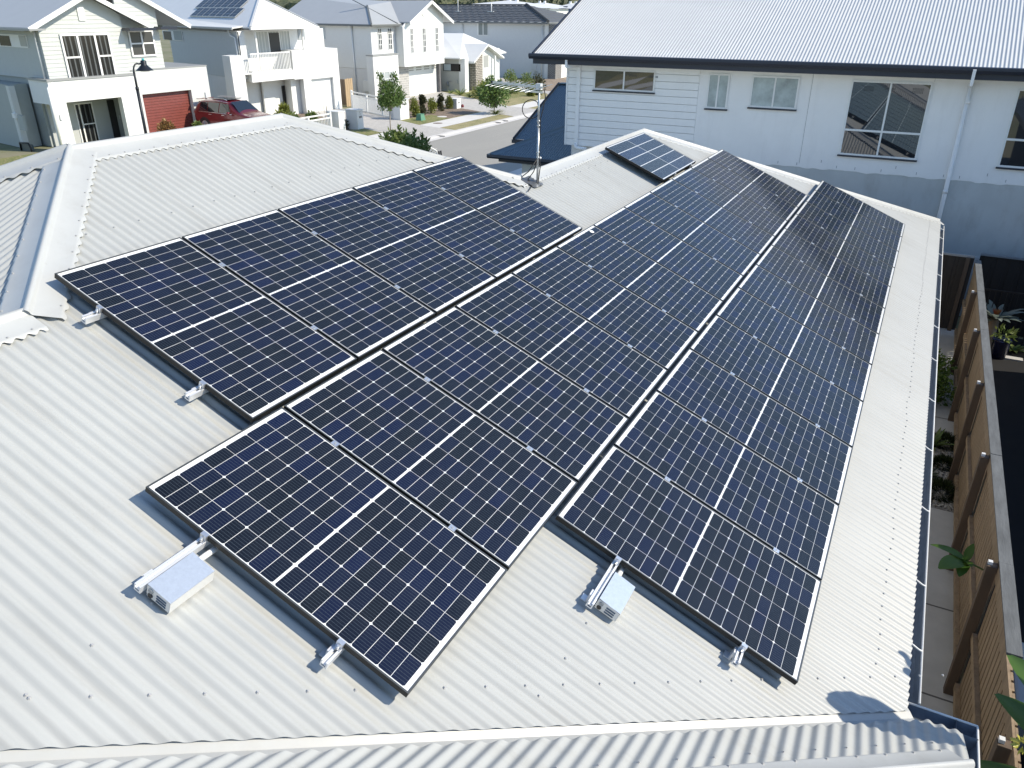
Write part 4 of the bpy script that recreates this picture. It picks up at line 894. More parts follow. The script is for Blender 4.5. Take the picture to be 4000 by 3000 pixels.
# ---- third house: white gable with a round vent
K3 = .17; SHEAR = (-35., K3)
h3 = thing('white_round_vent_house', 'white two storey house with a round gable vent and a wide garage door', 'house', (-38, 54, G))
X3 = -35.0; sy3 = ax(q2(1215, 300), X3).y; by1 = ax(q2(1430, 400), X3).y
mb = MB(); boards_side(mb, sy3, -1.85, 1.1, -46, X3, pitch=.17, proud=.012); mb.build('side_boards', M('white_side_board', (.72, .735, .72), .6, nz=.02), h3)
mb = MB(); mb.box(-46, X3, sy3 + .1, by1, -1.86, 1.1); mb.box(-46, X3, sy3 + .02, by1, G, -1.861); mb.box(-46, -36.2, by1, 60.2, G, 1.0); mb.build('wall', M('white_house_render', (.68, .69, .69), .8), h3)
UX3 = -34.2; uy0 = ax(q2(1505, 400), UX3).y; uy1 = ax(q2(1852, 400), UX3).y; zu0 = ax(q2(1700, 560), UX3).z
mb = MB(); mb.box(-46, UX3 - .1, uy0, uy1, zu0, 1.1); ya_, yb_ = ax(q2(1560, 190), -33.8).y, ax(q2(1935, 185), -33.8).y; ym = (ya_ + yb_) / 2; zap = ax(q2(1720, 5), -33.8).z; zea = ax(q2(1935, 185), -33.8).z
ya_ = ym - (yb_ - ym)
sl_ = (zap - zea) / (yb_ - ym)
boards_front(mb, UX3, zu0, zap - .1, lambda z: (max(uy0, ym - (zap - .05 - z) / sl_), min(uy1, ym + (zap - .05 - z) / sl_)), pitch=.17, proud=.01); mb.build('gable_wall', M('white_side_board', (.72, .735, .72), .6), h3)
gable_roof(h3, -46, -33.75, ya_, yb_, ym, zea + .02, zap + .02, grey_roof)
vc = ax(q2(1675, 105), UX3); mb = MB(); mb.tube([(UX3 + .01, vc.y, vc.z), (UX3 + .05, vc.y, vc.z)], .30, 24); vo = mb.build('round_vent', white, h3)
mb = MB()
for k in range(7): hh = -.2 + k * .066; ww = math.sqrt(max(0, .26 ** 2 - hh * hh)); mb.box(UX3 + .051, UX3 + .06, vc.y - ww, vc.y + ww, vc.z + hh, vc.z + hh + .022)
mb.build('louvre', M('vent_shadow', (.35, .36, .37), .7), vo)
grid_rows = ((.25, 0, 1), (.5, 0, 1), (.75, 0, 1))
for x0, y0, x1, y1 in ((1558, 242, 1592, 460), (1665, 240, 1700, 452), (1775, 236, 1806, 444)): fwin(h3, UX3 + .005, fr(q2, UX3, x0, y0, x1, y1), (.5,), grid_rows, gl=M('sash_glass', (.07, .08, .085), .08, spec=.5), fw=.05)
for x0, y0, x1, y1 in ((1268, 243, 1314, 434), (1355, 240, 1400, 430)): fwin(h3, X3 + .005, fr(q2, X3, x0, y0, x1, y1), (.5,), grid_rows, gl=M('sash_glass', (.07, .08, .085), .08, spec=.5), fw=.05)
BX3 = -34.3; a = ax(q2(1238, 485), BX3); b = ax(q2(1455, 472), BX3)
mb = MB(); mb.box(X3, BX3, a.y, b.y, G, (a.z + b.z) / 2); mb.build('bay', whiter, h3)
mb = MB(); mb.box(X3, BX3 + .05, a.y - .04, b.y + .04, (a.z + b.z) / 2 + .001, (a.z + b.z) / 2 + .08); mb.build('bay_cap', trimgrey, h3)
fwin(h3, BX3 + .005, fr(q2, BX3, 1290, 622, 1432, 800), (.33, .66), ((.33, 0, 1), (.66, 0, 1)), gl=M('pale_sheer_glass', (.40, .44, .45), .1, spec=.7), fw=.05)
GX3 = -35.2; g3 = fr(q2, GX3, 1515, 578, 1788, 845)
mb = MB(); mb.box(GX3 - .1, GX3, g3[0], g3[1], G, zu0 + .05); gd3 = mb.build('garage_door', M('white_door', (.72, .73, .72), .5), h3)
mb = MB()
for grp in range(4):
    for j in range(2):
        for k in range(6): y = g3[0] + .28 + grp * 1.17 + k * .135; z = zu0 - .28 - j * .17; mb.box(GX3 + .001, GX3 + .008, y, y + .085, z, z + .085)
mb.build('door_window', M('door_lite', (.20, .19, .17), .3), gd3)
st_ = brick_mat('grey_stone', (.42, .41, .39), (.30, .30, .29), (.5, .49, .47), .5)
mb = MB(); mb.box(-36, -34.9, b.y + .1, g3[0] - .02, G, zu0 - .01); mb.build('stone_pier', st_, h3)
mb = MB(); mb.box(-36, -34.9, g3[1] + .02, g3[1] + .22, G, zu0 - .01); mb.build('stone_pier', M('dark_stone', (.15, .15, .16), .8, nz=.3, ns=8), h3)
eyl = sy3 - .35; ze3 = 1.23; eyr = ym
mb = MB(); roofslab(mb, [(-34.6, eyl, ze3), (-37.4, eyl + 2.9, ze3 + 1.25), (-46, eyl + 4.4, ze3 + 1.9), (-46, eyl, ze3)], .08); roofslab(mb, [(-34.6, eyl, ze3 + .001), (-34.6, ym, ze3 + .001), (-38.2, ym, ze3 + 1.6), (-37.4, eyl + 2.9, ze3 + 1.251)], .08); roofslab(mb, [(-37.4, eyl + 2.9, ze3 + 1.252), (-38.2, ym, ze3 + 1.6), (-46, ym, ze3 + 1.9), (-46, eyl + 4.4, ze3 + 1.9)], .05); mb.build('roof', grey_roof, h3)
mb = MB(); mb.bar((-34.6, eyl, ze3 + .03), (-37.4, eyl + 2.9, ze3 + 1.28), .14, .05); mb.bar((-34.6, ax(q2(1450, 200), -34.6).y, ze3 + .03), (-38.4, ax(q2(1450, 200), -34.6).y - 1.1, ze3 + 1.65), .12, .05); mb.box(-46, -34.5, eyl - .1, eyl - .005, ze3 - .14, ze3 - .02); mb.box(-34.595, -34.48, eyl - .1, uy0 + .3, ze3 - .14, ze3 - .021); mb.build('gutter', M('dark_grey_gutter', (.13, .14, .14), .5), h3)
mb = MB(); A = aside(q2(1050, 220), sy3, -35., K3); mb.tube([(A.x, sy3 - .08, 1.1), (A.x, sy3 - .08, G)], .055, 8); mb.build('downpipe', white, h3)
side_box(h3, q2, 1155, 695, 1212, 790, sy3, -35., K3, 'meter_box', white, .16)
ws = side_box(h3, q2, 682, 228, 828, 346, sy3, -35., K3, 'window', white, .05); side_box(h3, q2, 705, 232, 822, 336, sy3 - .02, -35., K3, 'window_pane', M('pale_blue_blind', (.42, .50, .53), .3), .05)
SHEAR = None

# ---- fourth: low white house with a brick pier
h4 = thing('low_white_house', 'single storey white roofed house with a folded gable and a striped brick pier', 'house', (-37, 65, G))
X4 = -33.0
cr = brick_mat('cream_brick', (.46, .43, .38), (.34, .31, .27), (.07, .06, .055), .6)
A = ax(q3(985, 600), X4); B = ax(q3(1065, 960), X4); W0 = ax(q3(895, 650), X4)
bei = M('beige_render', (.44, .45, .42), .85, nz=.03)
mb = MB(); mb.box(-41, X4 - .6, W0.y - .3, B.y + 3.1, G, -1.55); mb.build('wall', bei, h4)
mb = MB(); mb.box(X4 - .6, X4, W0.y - .35, W0.y + .25, G, -1.5); mb.build('white_pier', whiter, h4)
mb = MB(); mb.box(X4 - .5, X4, B.y, B.y + 3.2, G, -.9); mb.build('front_wall', whiter, h4)
ga = ax(q3(1128, 475), X4 + .5); gl_ = ax(q3(975, 665), X4 + .5); gr = ax(q3(1300, 613), X4 + .5)
ze4 = -1.45
sl4 = (ga.z - gl_.z) / (ga.y - gl_.y); zz = lambda y: gl_.z + (y - gl_.y) * sl4 - .22
mb = MB(); mb.prism([(X4 + .03, A.y, G), (X4 + .03, B.y, G), (X4 + .03, B.y, zz(B.y)), (X4 + .03, A.y, zz(A.y))], (-.58, 0, 0)); mb.build('brick_pier', cr, h4)
mb = MB()
roofslab(mb, [(gl_.x, gl_.y, gl_.z), (ga.x, ga.y, ga.z), (ga.x - 9, ga.y, ga.z), (gl_.x - 9, gl_.y, gl_.z)], .16)
roofslab(mb, [(ga.x, ga.y, ga.z + .001), (gr.x, gr.y, gr.z), (gr.x - 8, gr.y, gr.z), (ga.x - 8, ga.y, ga.z + .001)], .16)
e0 = W0.y - .8; e1 = 84
roofslab(mb, [(X4 - .2, e0, ze4), (X4 - 5.2, e0 + 5.2, ze4 + 1.75), (X4 - 9, e0 + 5.2, ze4 + 1.75), (X4 - 14, e0, ze4)], .1)
Rr = az(q3(940, 365), .3); Ec = az(q3(1520, 568), ze4)
roofslab(mb, [(X4 - 5.2, e0 + 5.2, ze4 + 1.75), (Rr.x - 1.5, Rr.y + 1.2, .3), (Ec.x - 2.0, Ec.y, Ec.z), (X4 - .2, e0, ze4 + .001)], .1)
roofslab(mb, [(Rr.x - 1.5, Rr.y + 1.2, .3), (Rr.x - 12, Rr.y + 8, .3), (Ec.x - 12, Ec.y + 6, Ec.z), (Ec.x - 2.0, Ec.y, Ec.z + .001)], .1)
mb.build('roof', white_roof, h4)
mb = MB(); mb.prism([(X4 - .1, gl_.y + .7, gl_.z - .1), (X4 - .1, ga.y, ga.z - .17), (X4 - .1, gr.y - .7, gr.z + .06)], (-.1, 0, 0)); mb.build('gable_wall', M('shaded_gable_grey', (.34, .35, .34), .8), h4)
mb = MB(); c_ = ax(q3(1198, 600), X4 + .3); mb.box(X4 + .22, X4 + .36, c_.y - .08, c_.y + .08, G, c_.z); mb.build('post', white, h4)
mb = MB(); r = fr(q3, X4 - .05, 1068, 545, 1125, 910); mb.box(X4 - .2, X4 + .01, r[0], r[1], -2.4, -1.4); mb.build('infill_panel', M('grey_infill', (.36, .37, .36), .7), h4)
fwin(h4, X4 - .04, (r[0] + .1, r[1] + .1, G + .1, -2.42), (.4,), (), gl=M('pale_sheer_glass', (.40, .44, .45), .1), fw=.06)
gd4 = fr(q3, -40.5, 1165, 650, 1395, 815)
mb = MB(); mb.box(-40.7, -40.5, gd4[0], gd4[1], G, gd4[3]); mb.build('garage_door', M('pale_blue_grey_door', (.50, .54, .55), .5), h4)
mb = MB(); mb.box(-40.75, -40.45, gd4[0] - 1.5, gd4[0], G, -1.5); mb.box(-40.75, -40.45, gd4[1], gd4[1] + 1.0, G, -1.5); mb.box(-40.75, -40.45, gd4[0], gd4[1], gd4[3], -1.5); mb.build('garage_front', whiter, h4)
mb = MB(); mb.tube([(-40.3, gd4[1] + .6, -1.4), (-40.3, gd4[1] + .75, -1.7), (-40.3, gd4[1] + .5, -1.9), (-40.3, gd4[1] + .5, G)], .06, 8); mb.build('downpipe', white, h4)
Y4 = W0.y - .3
A = ay(q3(640, 685), Y4); B = ay(q3(830, 772), Y4); mb = MB(); mb.box(A.x, B.x, Y4 - .05, Y4 + .02, B.z, A.z); o = mb.build('window', black, h4)
A = ay(q3(645, 690), Y4 - .05); B = ay(q3(722, 762), Y4 - .05); mb = MB(); mb.box(A.x, B.x, Y4 - .06, Y4 - .051, B.z, A.z); mb.build('pane', M('pale_blue_blind', (.42, .50, .53), .3), o)
A = ay(q3(690, 885), Y4); mb = MB(); mb.tube([(A.x, Y4 - .1, A.z), (A.x + .05, Y4 - .1, A.z - .35)], .10, 8); mb.tube([(A.x + .1, Y4 - .1, A.z + .02), (A.x + .5, Y4 - .1, A.z + .1)], .025, 6); mb.build('gas_meter', M('meter_grey', (.25, .26, .26), .5), h4)
A = ay(q3(770, 860), Y4); mb = MB(); mb.box(A.x, A.x + .25, Y4 - .1, Y4, A.z - .3, A.z); mb.build('tap_box', M('meter_pale', (.40, .41, .40), .6), h4)

# ---- fifth: dark tiled two storey
h5 = thing('dark_tiled_house', 'pale two storey house with a dark grey tiled roof down the street', 'house', (-38, 82, G))
Y5 = 76.0
tile = M('charcoal_roof_tile', (.105, .112, .122), .62, nz=.10, ns=3)
tl = ay(q3(560, 10), Y5 + 5.5); e0_ = ay(q3(735, 225), Y5 - .5); e1_ = ay(q3(1772, 245), Y5 - .5)
pw5 = M('pale_blue_grey_render', (.62, .64, .65), .85, nz=.03)
xr = e1_.x - .5
mb = MB(); mb.box(-62, xr, Y5, Y5 + 12, G, e1_.z - .12); mb.build('wall', pw5, h5)
hpx = ay(q3(1615, 58), Y5 + 4.9)
ze5 = (e0_.z + e1_.z) / 2; run = 5.4; rise = hpx.z - ze5
mb = MB(); nt_ = 10; xe = e1_.x; left = -66
def tp5(x, v): return Vector((x, Y5 - .5 + run * v, ze5 + rise * v))
for k in range(nt_):
    v0, v1 = k / nt_, (k + 1) / nt_; rows = [[], []]
    for i in range(121):
        f_ = i / 120; w_ = .025 * math.sin(i * 1.9)
        rows[0].append(tp5(left + (xe - run * v0 * .95 - left) * f_, v0) + Vector((0, -.03, .055 + w_))); rows[1].append(tp5(left + (xe - run * v1 * .95 - left) * f_, v1) + Vector((0, 0, .0 + w_)))
    mb.grid(rows, 0, False); mb.grid([[p - Vector((0, 0, .055)) for p in rows[0]], rows[0]], 0, False)
apx5 = tp5(xe - run * .95, 1)
for k in range(nt_):
    v0, v1 = k / nt_, (k + 1) / nt_
    a, b = tp5(xe - run * v0 * .95, v0), tp5(xe - run * v1 * .95, v1); c = Vector((xe - run * v1 * .95, Y5 + 12.5 - (12.5 - run) * v1, ze5 + rise * v1)); d = Vector((xe - run * v0 * .95, Y5 + 12.5 - (12.5 - run) * v0, ze5 + rise * v0)); u = Vector((0, 0, .05))
    mb.face([a + u, d + u, c, b]); mb.face([a, d, d + u, a + u])
mb.build('roof', tile, h5)
mb = MB()
for k in range(16): v0 = k / 16; p0 = tp5(xe - run * v0 * .95, v0); p1 = tp5(xe - run * (v0 + .07) * .95, v0 + .07); mb.tube([p0 + Vector((0, 0, .10)), p1 + Vector((0, 0, .07))], .15, 8)
mb.bar(apx5 + Vector((0, 0, .06)), Vector((left, apx5.y, apx5.z + .06)), .24, .12); mb.build('ridge_tile', M('dark_ridge_tile', (.045, .048, .052), .6), h5)
mb = MB(); mb.box(left, xe + .05, Y5 - .65, Y5 - .5, ze5 - .16, ze5 - .01); mb.box(xe, xe + .12, Y5 - .5, Y5 + 12.5, ze5 - .16, ze5 - .012); mb.build('gutter', M('dark_grey_gutter', (.13, .14, .14), .5), h5)
A = ay(q3(1010, 248), Y5); B = ay(q3(1124, 383), Y5); mb = MB(); mb.box(A.x, B.x, Y5 - .06, Y5 + .02, B.z, A.z); o = mb.build('window', white, h5)
for x0, x1 in ((1020, 1066), (1074, 1118)): A = ay(q3(x0, 252), Y5 - .06); B = ay(q3(x1, 377), Y5 - .06); mb = MB(); mb.box(A.x, B.x, Y5 - .07, Y5 - .061, B.z, A.z); mb.build('pane', M('grey_green_blind', (.20, .23, .23), .3), o)
for x in (855, 1715): A = ay(q3(x, 300), Y5); mb = MB(); mb.tube([(A.x, Y5 - .09, ze5 - .3), (A.x, Y5 - .09, G)], .06, 8); mb.build('downpipe', white, h5)
db = brick_mat('dark_brick', (.085, .085, .085), (.12, .118, .112), (.42, .41, .39), .8)
a_ = ay(q3(1775, 500), Y5 - .2); b_ = ay(q3(1835, 500), Y5 - .2); c_ = ay(q3(1700, 500), Y5 - .2)
mb = MB(); mb.box(xr, a_.x - .02, Y5 - .1, Y5 + 6, G, ze5 - .17); mb.build('front_return', whiter, h5)
mb = MB(); mb.box(a_.x, b_.x + .25, Y5 - .2, Y5 + 1.3, G, ze5 - .17); mb.build('brick_pier', db, h5)
mb = MB(); mb.box(a_.x, b_.x + .1, Y5 + 1.32, Y5 + 3.2, G, ze5 - .17); mb.build('front_wall', whiter, h5)
A = ay(q3(1600, 672), Y5); B = ay(q3(1648, 755), Y5); mb = MB(); mb.box(A.x, B.x, Y5 - .15, Y5, B.z, A.z); mb.build('meter_box', M('meter_white', (.55, .57, .58), .6), h5)
A = ay(q3(1630, 768), Y5); mb = MB(); mb.box(A.x, A.x + .3, Y5 - .1, Y5, A.z - .3, A.z); mb.build('tap_box', M('meter_pale', (.40, .41, .40), .6), h5)
for x, y, h in ((800, 110, 2.2), (1160, 125, .9)):
    p_ = ay(q3(x, y), Y5 + 2.6); mb = MB(); p_.z = tp5(p_.x, (2.6 + .5) / run).z; mb.tube([p_, p_ + Vector((0, 0, h))], .05, 6)
    t_ = thing('vent_pipe' if h < 1 else 'mast_antenna', 'short white vent pipe on the dark tiled roof' if h < 1 else 'thin white mast on the dark tiled roof', 'vent' if h < 1 else 'antenna', p_)
    if h > 1: mb.bar(p_ + Vector((-.3, 0, .03)), p_ + Vector((.3, 0, .03)), .2, .04)
    else: mb.bar(p_ + Vector((-.4, 0, .03)), p_ + Vector((.3, 0, .03)), .35, .05)
    mb.build('pipe', white, t_)
# timber side fences between the houses
timb = M('raw_timber', (.42, .31, .19), .8, nz=.2, ns=3, stretch=(5, 5, .6)); timd = M('old_timber', (.20, .155, .12), .85, nz=.25, ns=3, stretch=(5, 5, .6))
t_ = thing('timber_side_gate', 'weathered timber boards between the white balcony house and the round vent house', 'fence', (-34, 45.4, G))
p0, p1 = az(q2(1010, 945), G), az(q2(1050, 940), G); zt_ = -2.35
mb = MB()
for k in range(4): mb.box(-35.2, -35.16, 45.55 + k * .22, 45.75 + k * .22, G, zt_ + .02 * (k % 2)); 
mb.build('boards', timb, t_)
mb = MB()
for k in range(5): mb.box(-35.9 - k * .22, -35.7 - k * .22, 46.45, 46.5, G, zt_ - .1)
mb.build('boards', timd, t_)
t_ = thing('timber_side_fence', 'fresh timber fence beside the low white house garage', 'fence', (-36, 77, G))
A, B = ax(q3(1450, 670), -38.5), ax(q3(1545, 660), -38.5); mb = MB(); n = 7
for k in range(n): y = A.y + (B.y - A.y) * k / n; mb.box(-38.5, -38.46, y, y + (B.y - A.y) / n - .02, G, A.z)
mb.build('boards', timb, t_); mb = MB(); mb.box(-38.6, -38.4, B.y, B.y + .25, G, A.z + .05); mb.build('post', M('dark_post', (.05, .045, .04), .8), t_)

# ---- distant houses and the wooded hill
def far_house(label, x0, x1, y0, y1, ze, zr, m, pan=None):
    t_ = thing('distant_house', label, 'house', ((x0 + x1) / 2, (y0 + y1) / 2, G), 'distant white roofed houses'); mb = MB(); mb.box(x0 + .5, x1 - .5, y0 + .5, y1 - .5, G, ze - .1); mb.build('wall', whiter, t_)
    xm, ym_ = (x0 + x1) / 2, (y0 + y1) / 2; hw2 = (x1 - x0) / 2 * .92; mb = MB(); a, b = (xm, y0 + hw2, zr), (xm, max(y1 - hw2, y0 + hw2 + .2), zr)
    mb.face([(x0, y0, ze), (x1, y0, ze), a]); mb.face([(x1, y0, ze), (x1, y1, ze), b, a]); mb.face([(x1, y1, ze), (x0, y1, ze), b]); mb.face([(x0, y1, ze), (x0, y0, ze), a, b]); mb.build('roof', m, t_)
    mb = MB()
    for k in range(2): mb.box(xm - 1 + k * 2.4, xm - .3 + k * 2.4, y0 + .44, y0 + .5, ze - 1.4, ze - .6)
    mb.build('window', M('far_window', (.2, .22, .24), .4), t_)
    if pan:
        mb = MB(); pt = lambda u, v: Vector((x0 + (x1 - x0) * u + (xm - (x0 + (x1 - x0) * u)) * 0, y0 + hw2 * v, ze + (zr - ze) * v + .12))
        mb.face([pt(.34, .12), pt(.70, .12), pt(.64, .34), pt(.40, .34)]); mb.face([pt(.42, .36), pt(.56, .36), pt(.53, .60), pt(.45, .60)]); mb.build('solar_array', M('far_cells', (.012, .017, .030), .35), t_)
    for k in range(2): mb = MB(); mb.box(xm - .3 + k * 1.2, xm + .1 + k * 1.2, y0 + hw2, y0 + hw2 + .4, zr - .2, zr + .35); mb.build('roof_vent', white, t_)
far_house('distant white roofed house with dark solar panels near the wooded hill', -70, -60, 150, 166, 1.9, 3.5, white_roof, True)
far_house('smaller distant white roof left of the distant one with panels', -82, -70, 158, 172, 2.6, 3.7, white_roof)
far_house('long distant white roof showing above the dark tiled ridge', -62, -46, 100, 112, 2.5, 3.5, white_roof)
mb = MB(); rows = []
for j in range(14):
    row = []
    for i in range(170):
        x = -330 + i * 2.2; y = 230 + j * 5; row.append((x + random.uniform(-.8, .8), y + random.uniform(-1.5, 1.5), G + 5.2 + j * .75 + 1.7 * math.sin(x * .21 + j) * random.random() + random.uniform(-1.2, 1.6) + 2.5 * math.sin(x * .02)))
    rows.append(row)
rows.insert(0, [(p[0], 228, G) for p in rows[0]]); mb.grid(rows, 0, False)
for i in range(2500):
    x, j = random.uniform(-200, 0), random.randint(0, 5); y = 230 + j * 5; z = G + 5 + j * .75 + random.uniform(-2.5, 2.2); s = random.uniform(.5, 1.3)
    mb.face([(x + random.uniform(-s, s), y - 1.5 + random.uniform(-s, s) * .5, z + random.uniform(-s, s)) for _ in range(4)])
o = mb.build('wooded_hill', two_tone('far_canopy', (.075, .095, .045), (.16, .155, .085), .25, .4, .6, .95, c3=(.045, .06, .03), s3=.9), bevel=-1); tag(o, 'far wooded hill above the distant roofs', 'forest', kind='stuff')

# ================================================================== PLANTS
def leafmat(name, c, c2, tr=.25):
    m = M(name, c, .45, spec=.4); t = m.node_tree; b = t.nodes['Principled BSDF']; oi = t.nodes.new('ShaderNodeNewGeometry')
    mx = t.nodes.new('ShaderNodeMix'); mx.data_type = 'RGBA'; mx.inputs[6].default_value = (*c, 1); mx.inputs[7].default_value = (*c2, 1)
    t.links.new(oi.outputs['Random Per Island'], mx.inputs[0]); t.links.new(mx.outputs[2], b.inputs['Base Color'])
    tl = t.nodes.new('ShaderNodeBsdfTranslucent'); ms = t.nodes.new('ShaderNodeMixShader'); ms.inputs[0].default_value = tr
    t.links.new(mx.outputs[2], tl.inputs[0]); out = t.nodes['Material Output']; t.links.new(b.outputs[0], ms.inputs[1]); t.links.new(tl.outputs[0], ms.inputs[2]); t.links.new(ms.outputs[0], out.inputs[0]); return m
lf_tree = leafmat('glossy_green_leaf', (.07, .135, .035), (.19, .27, .075))
lf_lime = leafmat('lime_leaf', (.16, .19, .035), (.25, .27, .06))
lf_dark = leafmat('dark_bronze_leaf', (.045, .055, .025), (.10, .10, .05))
lf_mid = leafmat('mid_green_leaf', (.095, .16, .04), (.23, .28, .085))
lf_red = leafmat('copper_leaf', (.20, .09, .04), (.35, .24, .09))
bark = M('grey_bark', (.30, .26, .22), .9, nz=.2, ns=8)
def leaf(mb, c, d, up, L, W, mi=0):
    d = d.normalized(); s = d.cross(up); s = s.normalized() if s.length > 1e-4 else Vector((1, 0, 0)); n = s.cross(d)
    mb.face([c, c + d * L * .45 + s * W * .5 + n * L * .06, c + d * L, c + d * L * .45 - s * W * .5 + n * L * .06], mi)
def rv(): 
    while True:
        v = Vector((random.uniform(-1, 1), random.uniform(-1, 1), random.uniform(-1, 1)))
        if .05 < v.length < 1: return v.normalized()
def crown(mb, clumps, nleaf, L, W):
    for (c, r, sq) in clumps:
        c = Vector(c)
        for _ in range(nleaf):
            v = rv(); rad = r * (random.random() ** .45); p = c + Vector((v.x * rad, v.y * rad, v.z * rad * sq))
            d = (v + rv() * .8 + Vector((0, 0, .25))); leaf(mb, p, d, rv(), L * random.uniform(.6, 1.25), W * random.uniform(.7, 1.2))
def small_tree(label, base, h_trunk, top, rad, clumps_n, nleaf, L, W, mat, spikes=0, tw=.035, lean=(0, 0), group=None, loose=.5):
    b = Vector((base[0], base[1], G + .06)); t_ = thing('street_tree', label, 'tree', b, group); m = MB()
    q = b + Vector((lean[0], lean[1], h_trunk)); m.tube([b, b + Vector((lean[0] * .3, lean[1] * .5, h_trunk * .5)), q], [tw, tw * .85, tw * .7], 8)
    cl = []; cz = (h_trunk + top) / 2
    for k in range(clumps_n):
        a = random.uniform(0, 6.28); f_ = random.uniform(-.8, .85); rr = rad * math.sqrt(max(.05, 1 - f_ * f_)) * random.uniform(.25, .85)
        c = Vector((b.x + lean[0] + math.cos(a) * rr, b.y + lean[1] + math.sin(a) * rr, b.z + cz + f_ * (top - h_trunk) / 2 * .82)); cl.append((c, rad * random.uniform(.26, .42), random.uniform(.8, 1.1)))
        m.tube([q - Vector((0, 0, h_trunk * .1 * random.random())), (q + c) / 2 + Vector((0, 0, .05)), c], [tw * .5, tw * .3, tw * .12], 5)
    for k in range(spikes):
        a = random.uniform(0, 6.28); c = Vector((b.x + lean[0] + math.cos(a) * rad * .5, b.y + lean[1] + math.sin(a) * rad * .5, b.z + top - .1)); e = c + Vector((random.uniform(-.1, .1), random.uniform(-.1, .1), random.uniform(.25, .6)))
        m.tube([c - Vector((0, 0, .4)), e], [.012, .004], 5)
        for _ in range(5): cl.append((c + (e - c) * random.random(), .10, 1.4))
    m.build('trunk', bark, t_)
    m = MB(); crown(m, [c for c in cl if c[1] > .11], nleaf, L, W); crown(m, [c for c in cl if c[1] <= .11], 9, L, W); m.build('crown', mat, t_, bevel=-1); return t_
def shrub(label, base, h, rx, mat, n, L, W, name='shrub', group=None, z0=None, col=False):
    b = Vector((base[0], base[1], G + .05 if z0 is None else z0)); t_ = thing(name, label, 'shrub', b, group)
    m = MB()
    for k in range(5): a = k * 1.26; m.tube([b, b + Vector((math.cos(a) * rx * .4, math.sin(a) * rx * .4, h * .75))], [.014, .006], 5)
    m.build('stem', bark, t_); m = MB(); cl = []
    for k in range(max(9, int(11 * h / max(rx, .2) * .5))):
        f_ = random.random(); a = random.uniform(0, 6.28); prof = math.sin(math.pi * min(.98, .18 + .78 * f_)) if not col else (.85 - .3 * f_)
        cl.append((b + Vector((math.cos(a) * rx * .6 * prof, math.sin(a) * rx * .6 * prof, .08 * h + f_ * h * .88)), rx * random.uniform(.35, .6), 1.0))
    crown(m, cl, n, L, W); m.build('foliage', mat, t_, bevel=-1); return t_
small_tree('small street tree with rounded crown on the verge in front of the white picket gate', (-24.78, 36.46), 1.15, 2.75, .95, 34, 105, .15, .075, lf_tree, 6, lean=(.04, .0), group='street trees')
small_tree('broad leafed street tree growing from a tuft of grass beside the kerb', (-23.44, 46.7), .45, 2.0, 1.15, 36, 75, .19, .12, lf_tree, 2, tw=.05, group='street trees')
shrub('leafy green shrub with upright shoots just over the street side of the grey roof', (-14.0, 22.1), 2.2, 1.0, lf_mid, 60, .17, .07)
for t__, (x, y, top) in zip(range(1), ((0, 0, 0),)): pass
# shoots of that shrub
m = MB(); sb = [o for o in ROOTS if o['label'].startswith('leafy green shrub')][0]
for (px, py, qx, qy) in ((345, 50, 360, 260), (535, 100, 520, 300), (635, 150, 610, 310), (690, 215, 620, 330), (190, 150, 230, 260), (280, 120, 290, 280), (400, 160, 400, 300), (150, 235, 230, 300)):
    A = ax(rg(1450, 480, .31496)(px, py), -14.0); B = ax(rg(1450, 480, .31496)(qx, qy), -14.0)
    for k in range(16): c = B + (A - B) * (k / 15.); [leaf(m, c, Vector((random.uniform(-1, 1), random.uniform(-1, 1), .9)), rv(), .16, .07) for _ in range(3)]
    m.tube([B - Vector((0, 0, .8)), B, A], [.02, .015, .005], 5)
tq_ = rg(1450, 480, .31496)
cl = []
for (x, y) in ((200, 230), (250, 210), (300, 240), (350, 230), (400, 250), (450, 240), (300, 190), (370, 200), (420, 200), (270, 270), (350, 280), (420, 290), (480, 290), (540, 260), (570, 270), (620, 290), (640, 260), (560, 310), (600, 320), (500, 250)):
    p_ = ax(tq_(x, y), -14.0 + random.uniform(-.4, .4)); cl.append((p_, .27, .9)); cl.append((p_ + Vector((.1, 0, -.35)), .3, .9))
crown(m, cl, 46, .19, .08)
m.build('shoots', lf_mid, sb, bevel=-1)
SG = 'shrubs in the front garden bed'
for (x, y, h, r, mt, lab, c_) in ((-27.2, 42.6, 1.25, .34, lf_lime, 'lime green upright shrub nearest the white garden wall', True), (-27.3, 43.75, 1.35, .24, lf_dark, 'narrow dark bronze shrub beside the lime shrub near the garden wall', True), (-27.4, 44.95, 1.0, .36, lf_lime, 'round lime green shrub in the middle of the mulched bed', False), (-27.5, 46.3, 1.1, .27, lf_dark, 'narrow dark shrub between two lime ones in the mulched bed', True), (-27.7, 47.75, .8, .27, lf_lime, 'small lime shrub beside the white letterbox', False)):
    shrub(lab, (x, y), h, r, mt, 75, .13, .06, group=SG, col=c_)
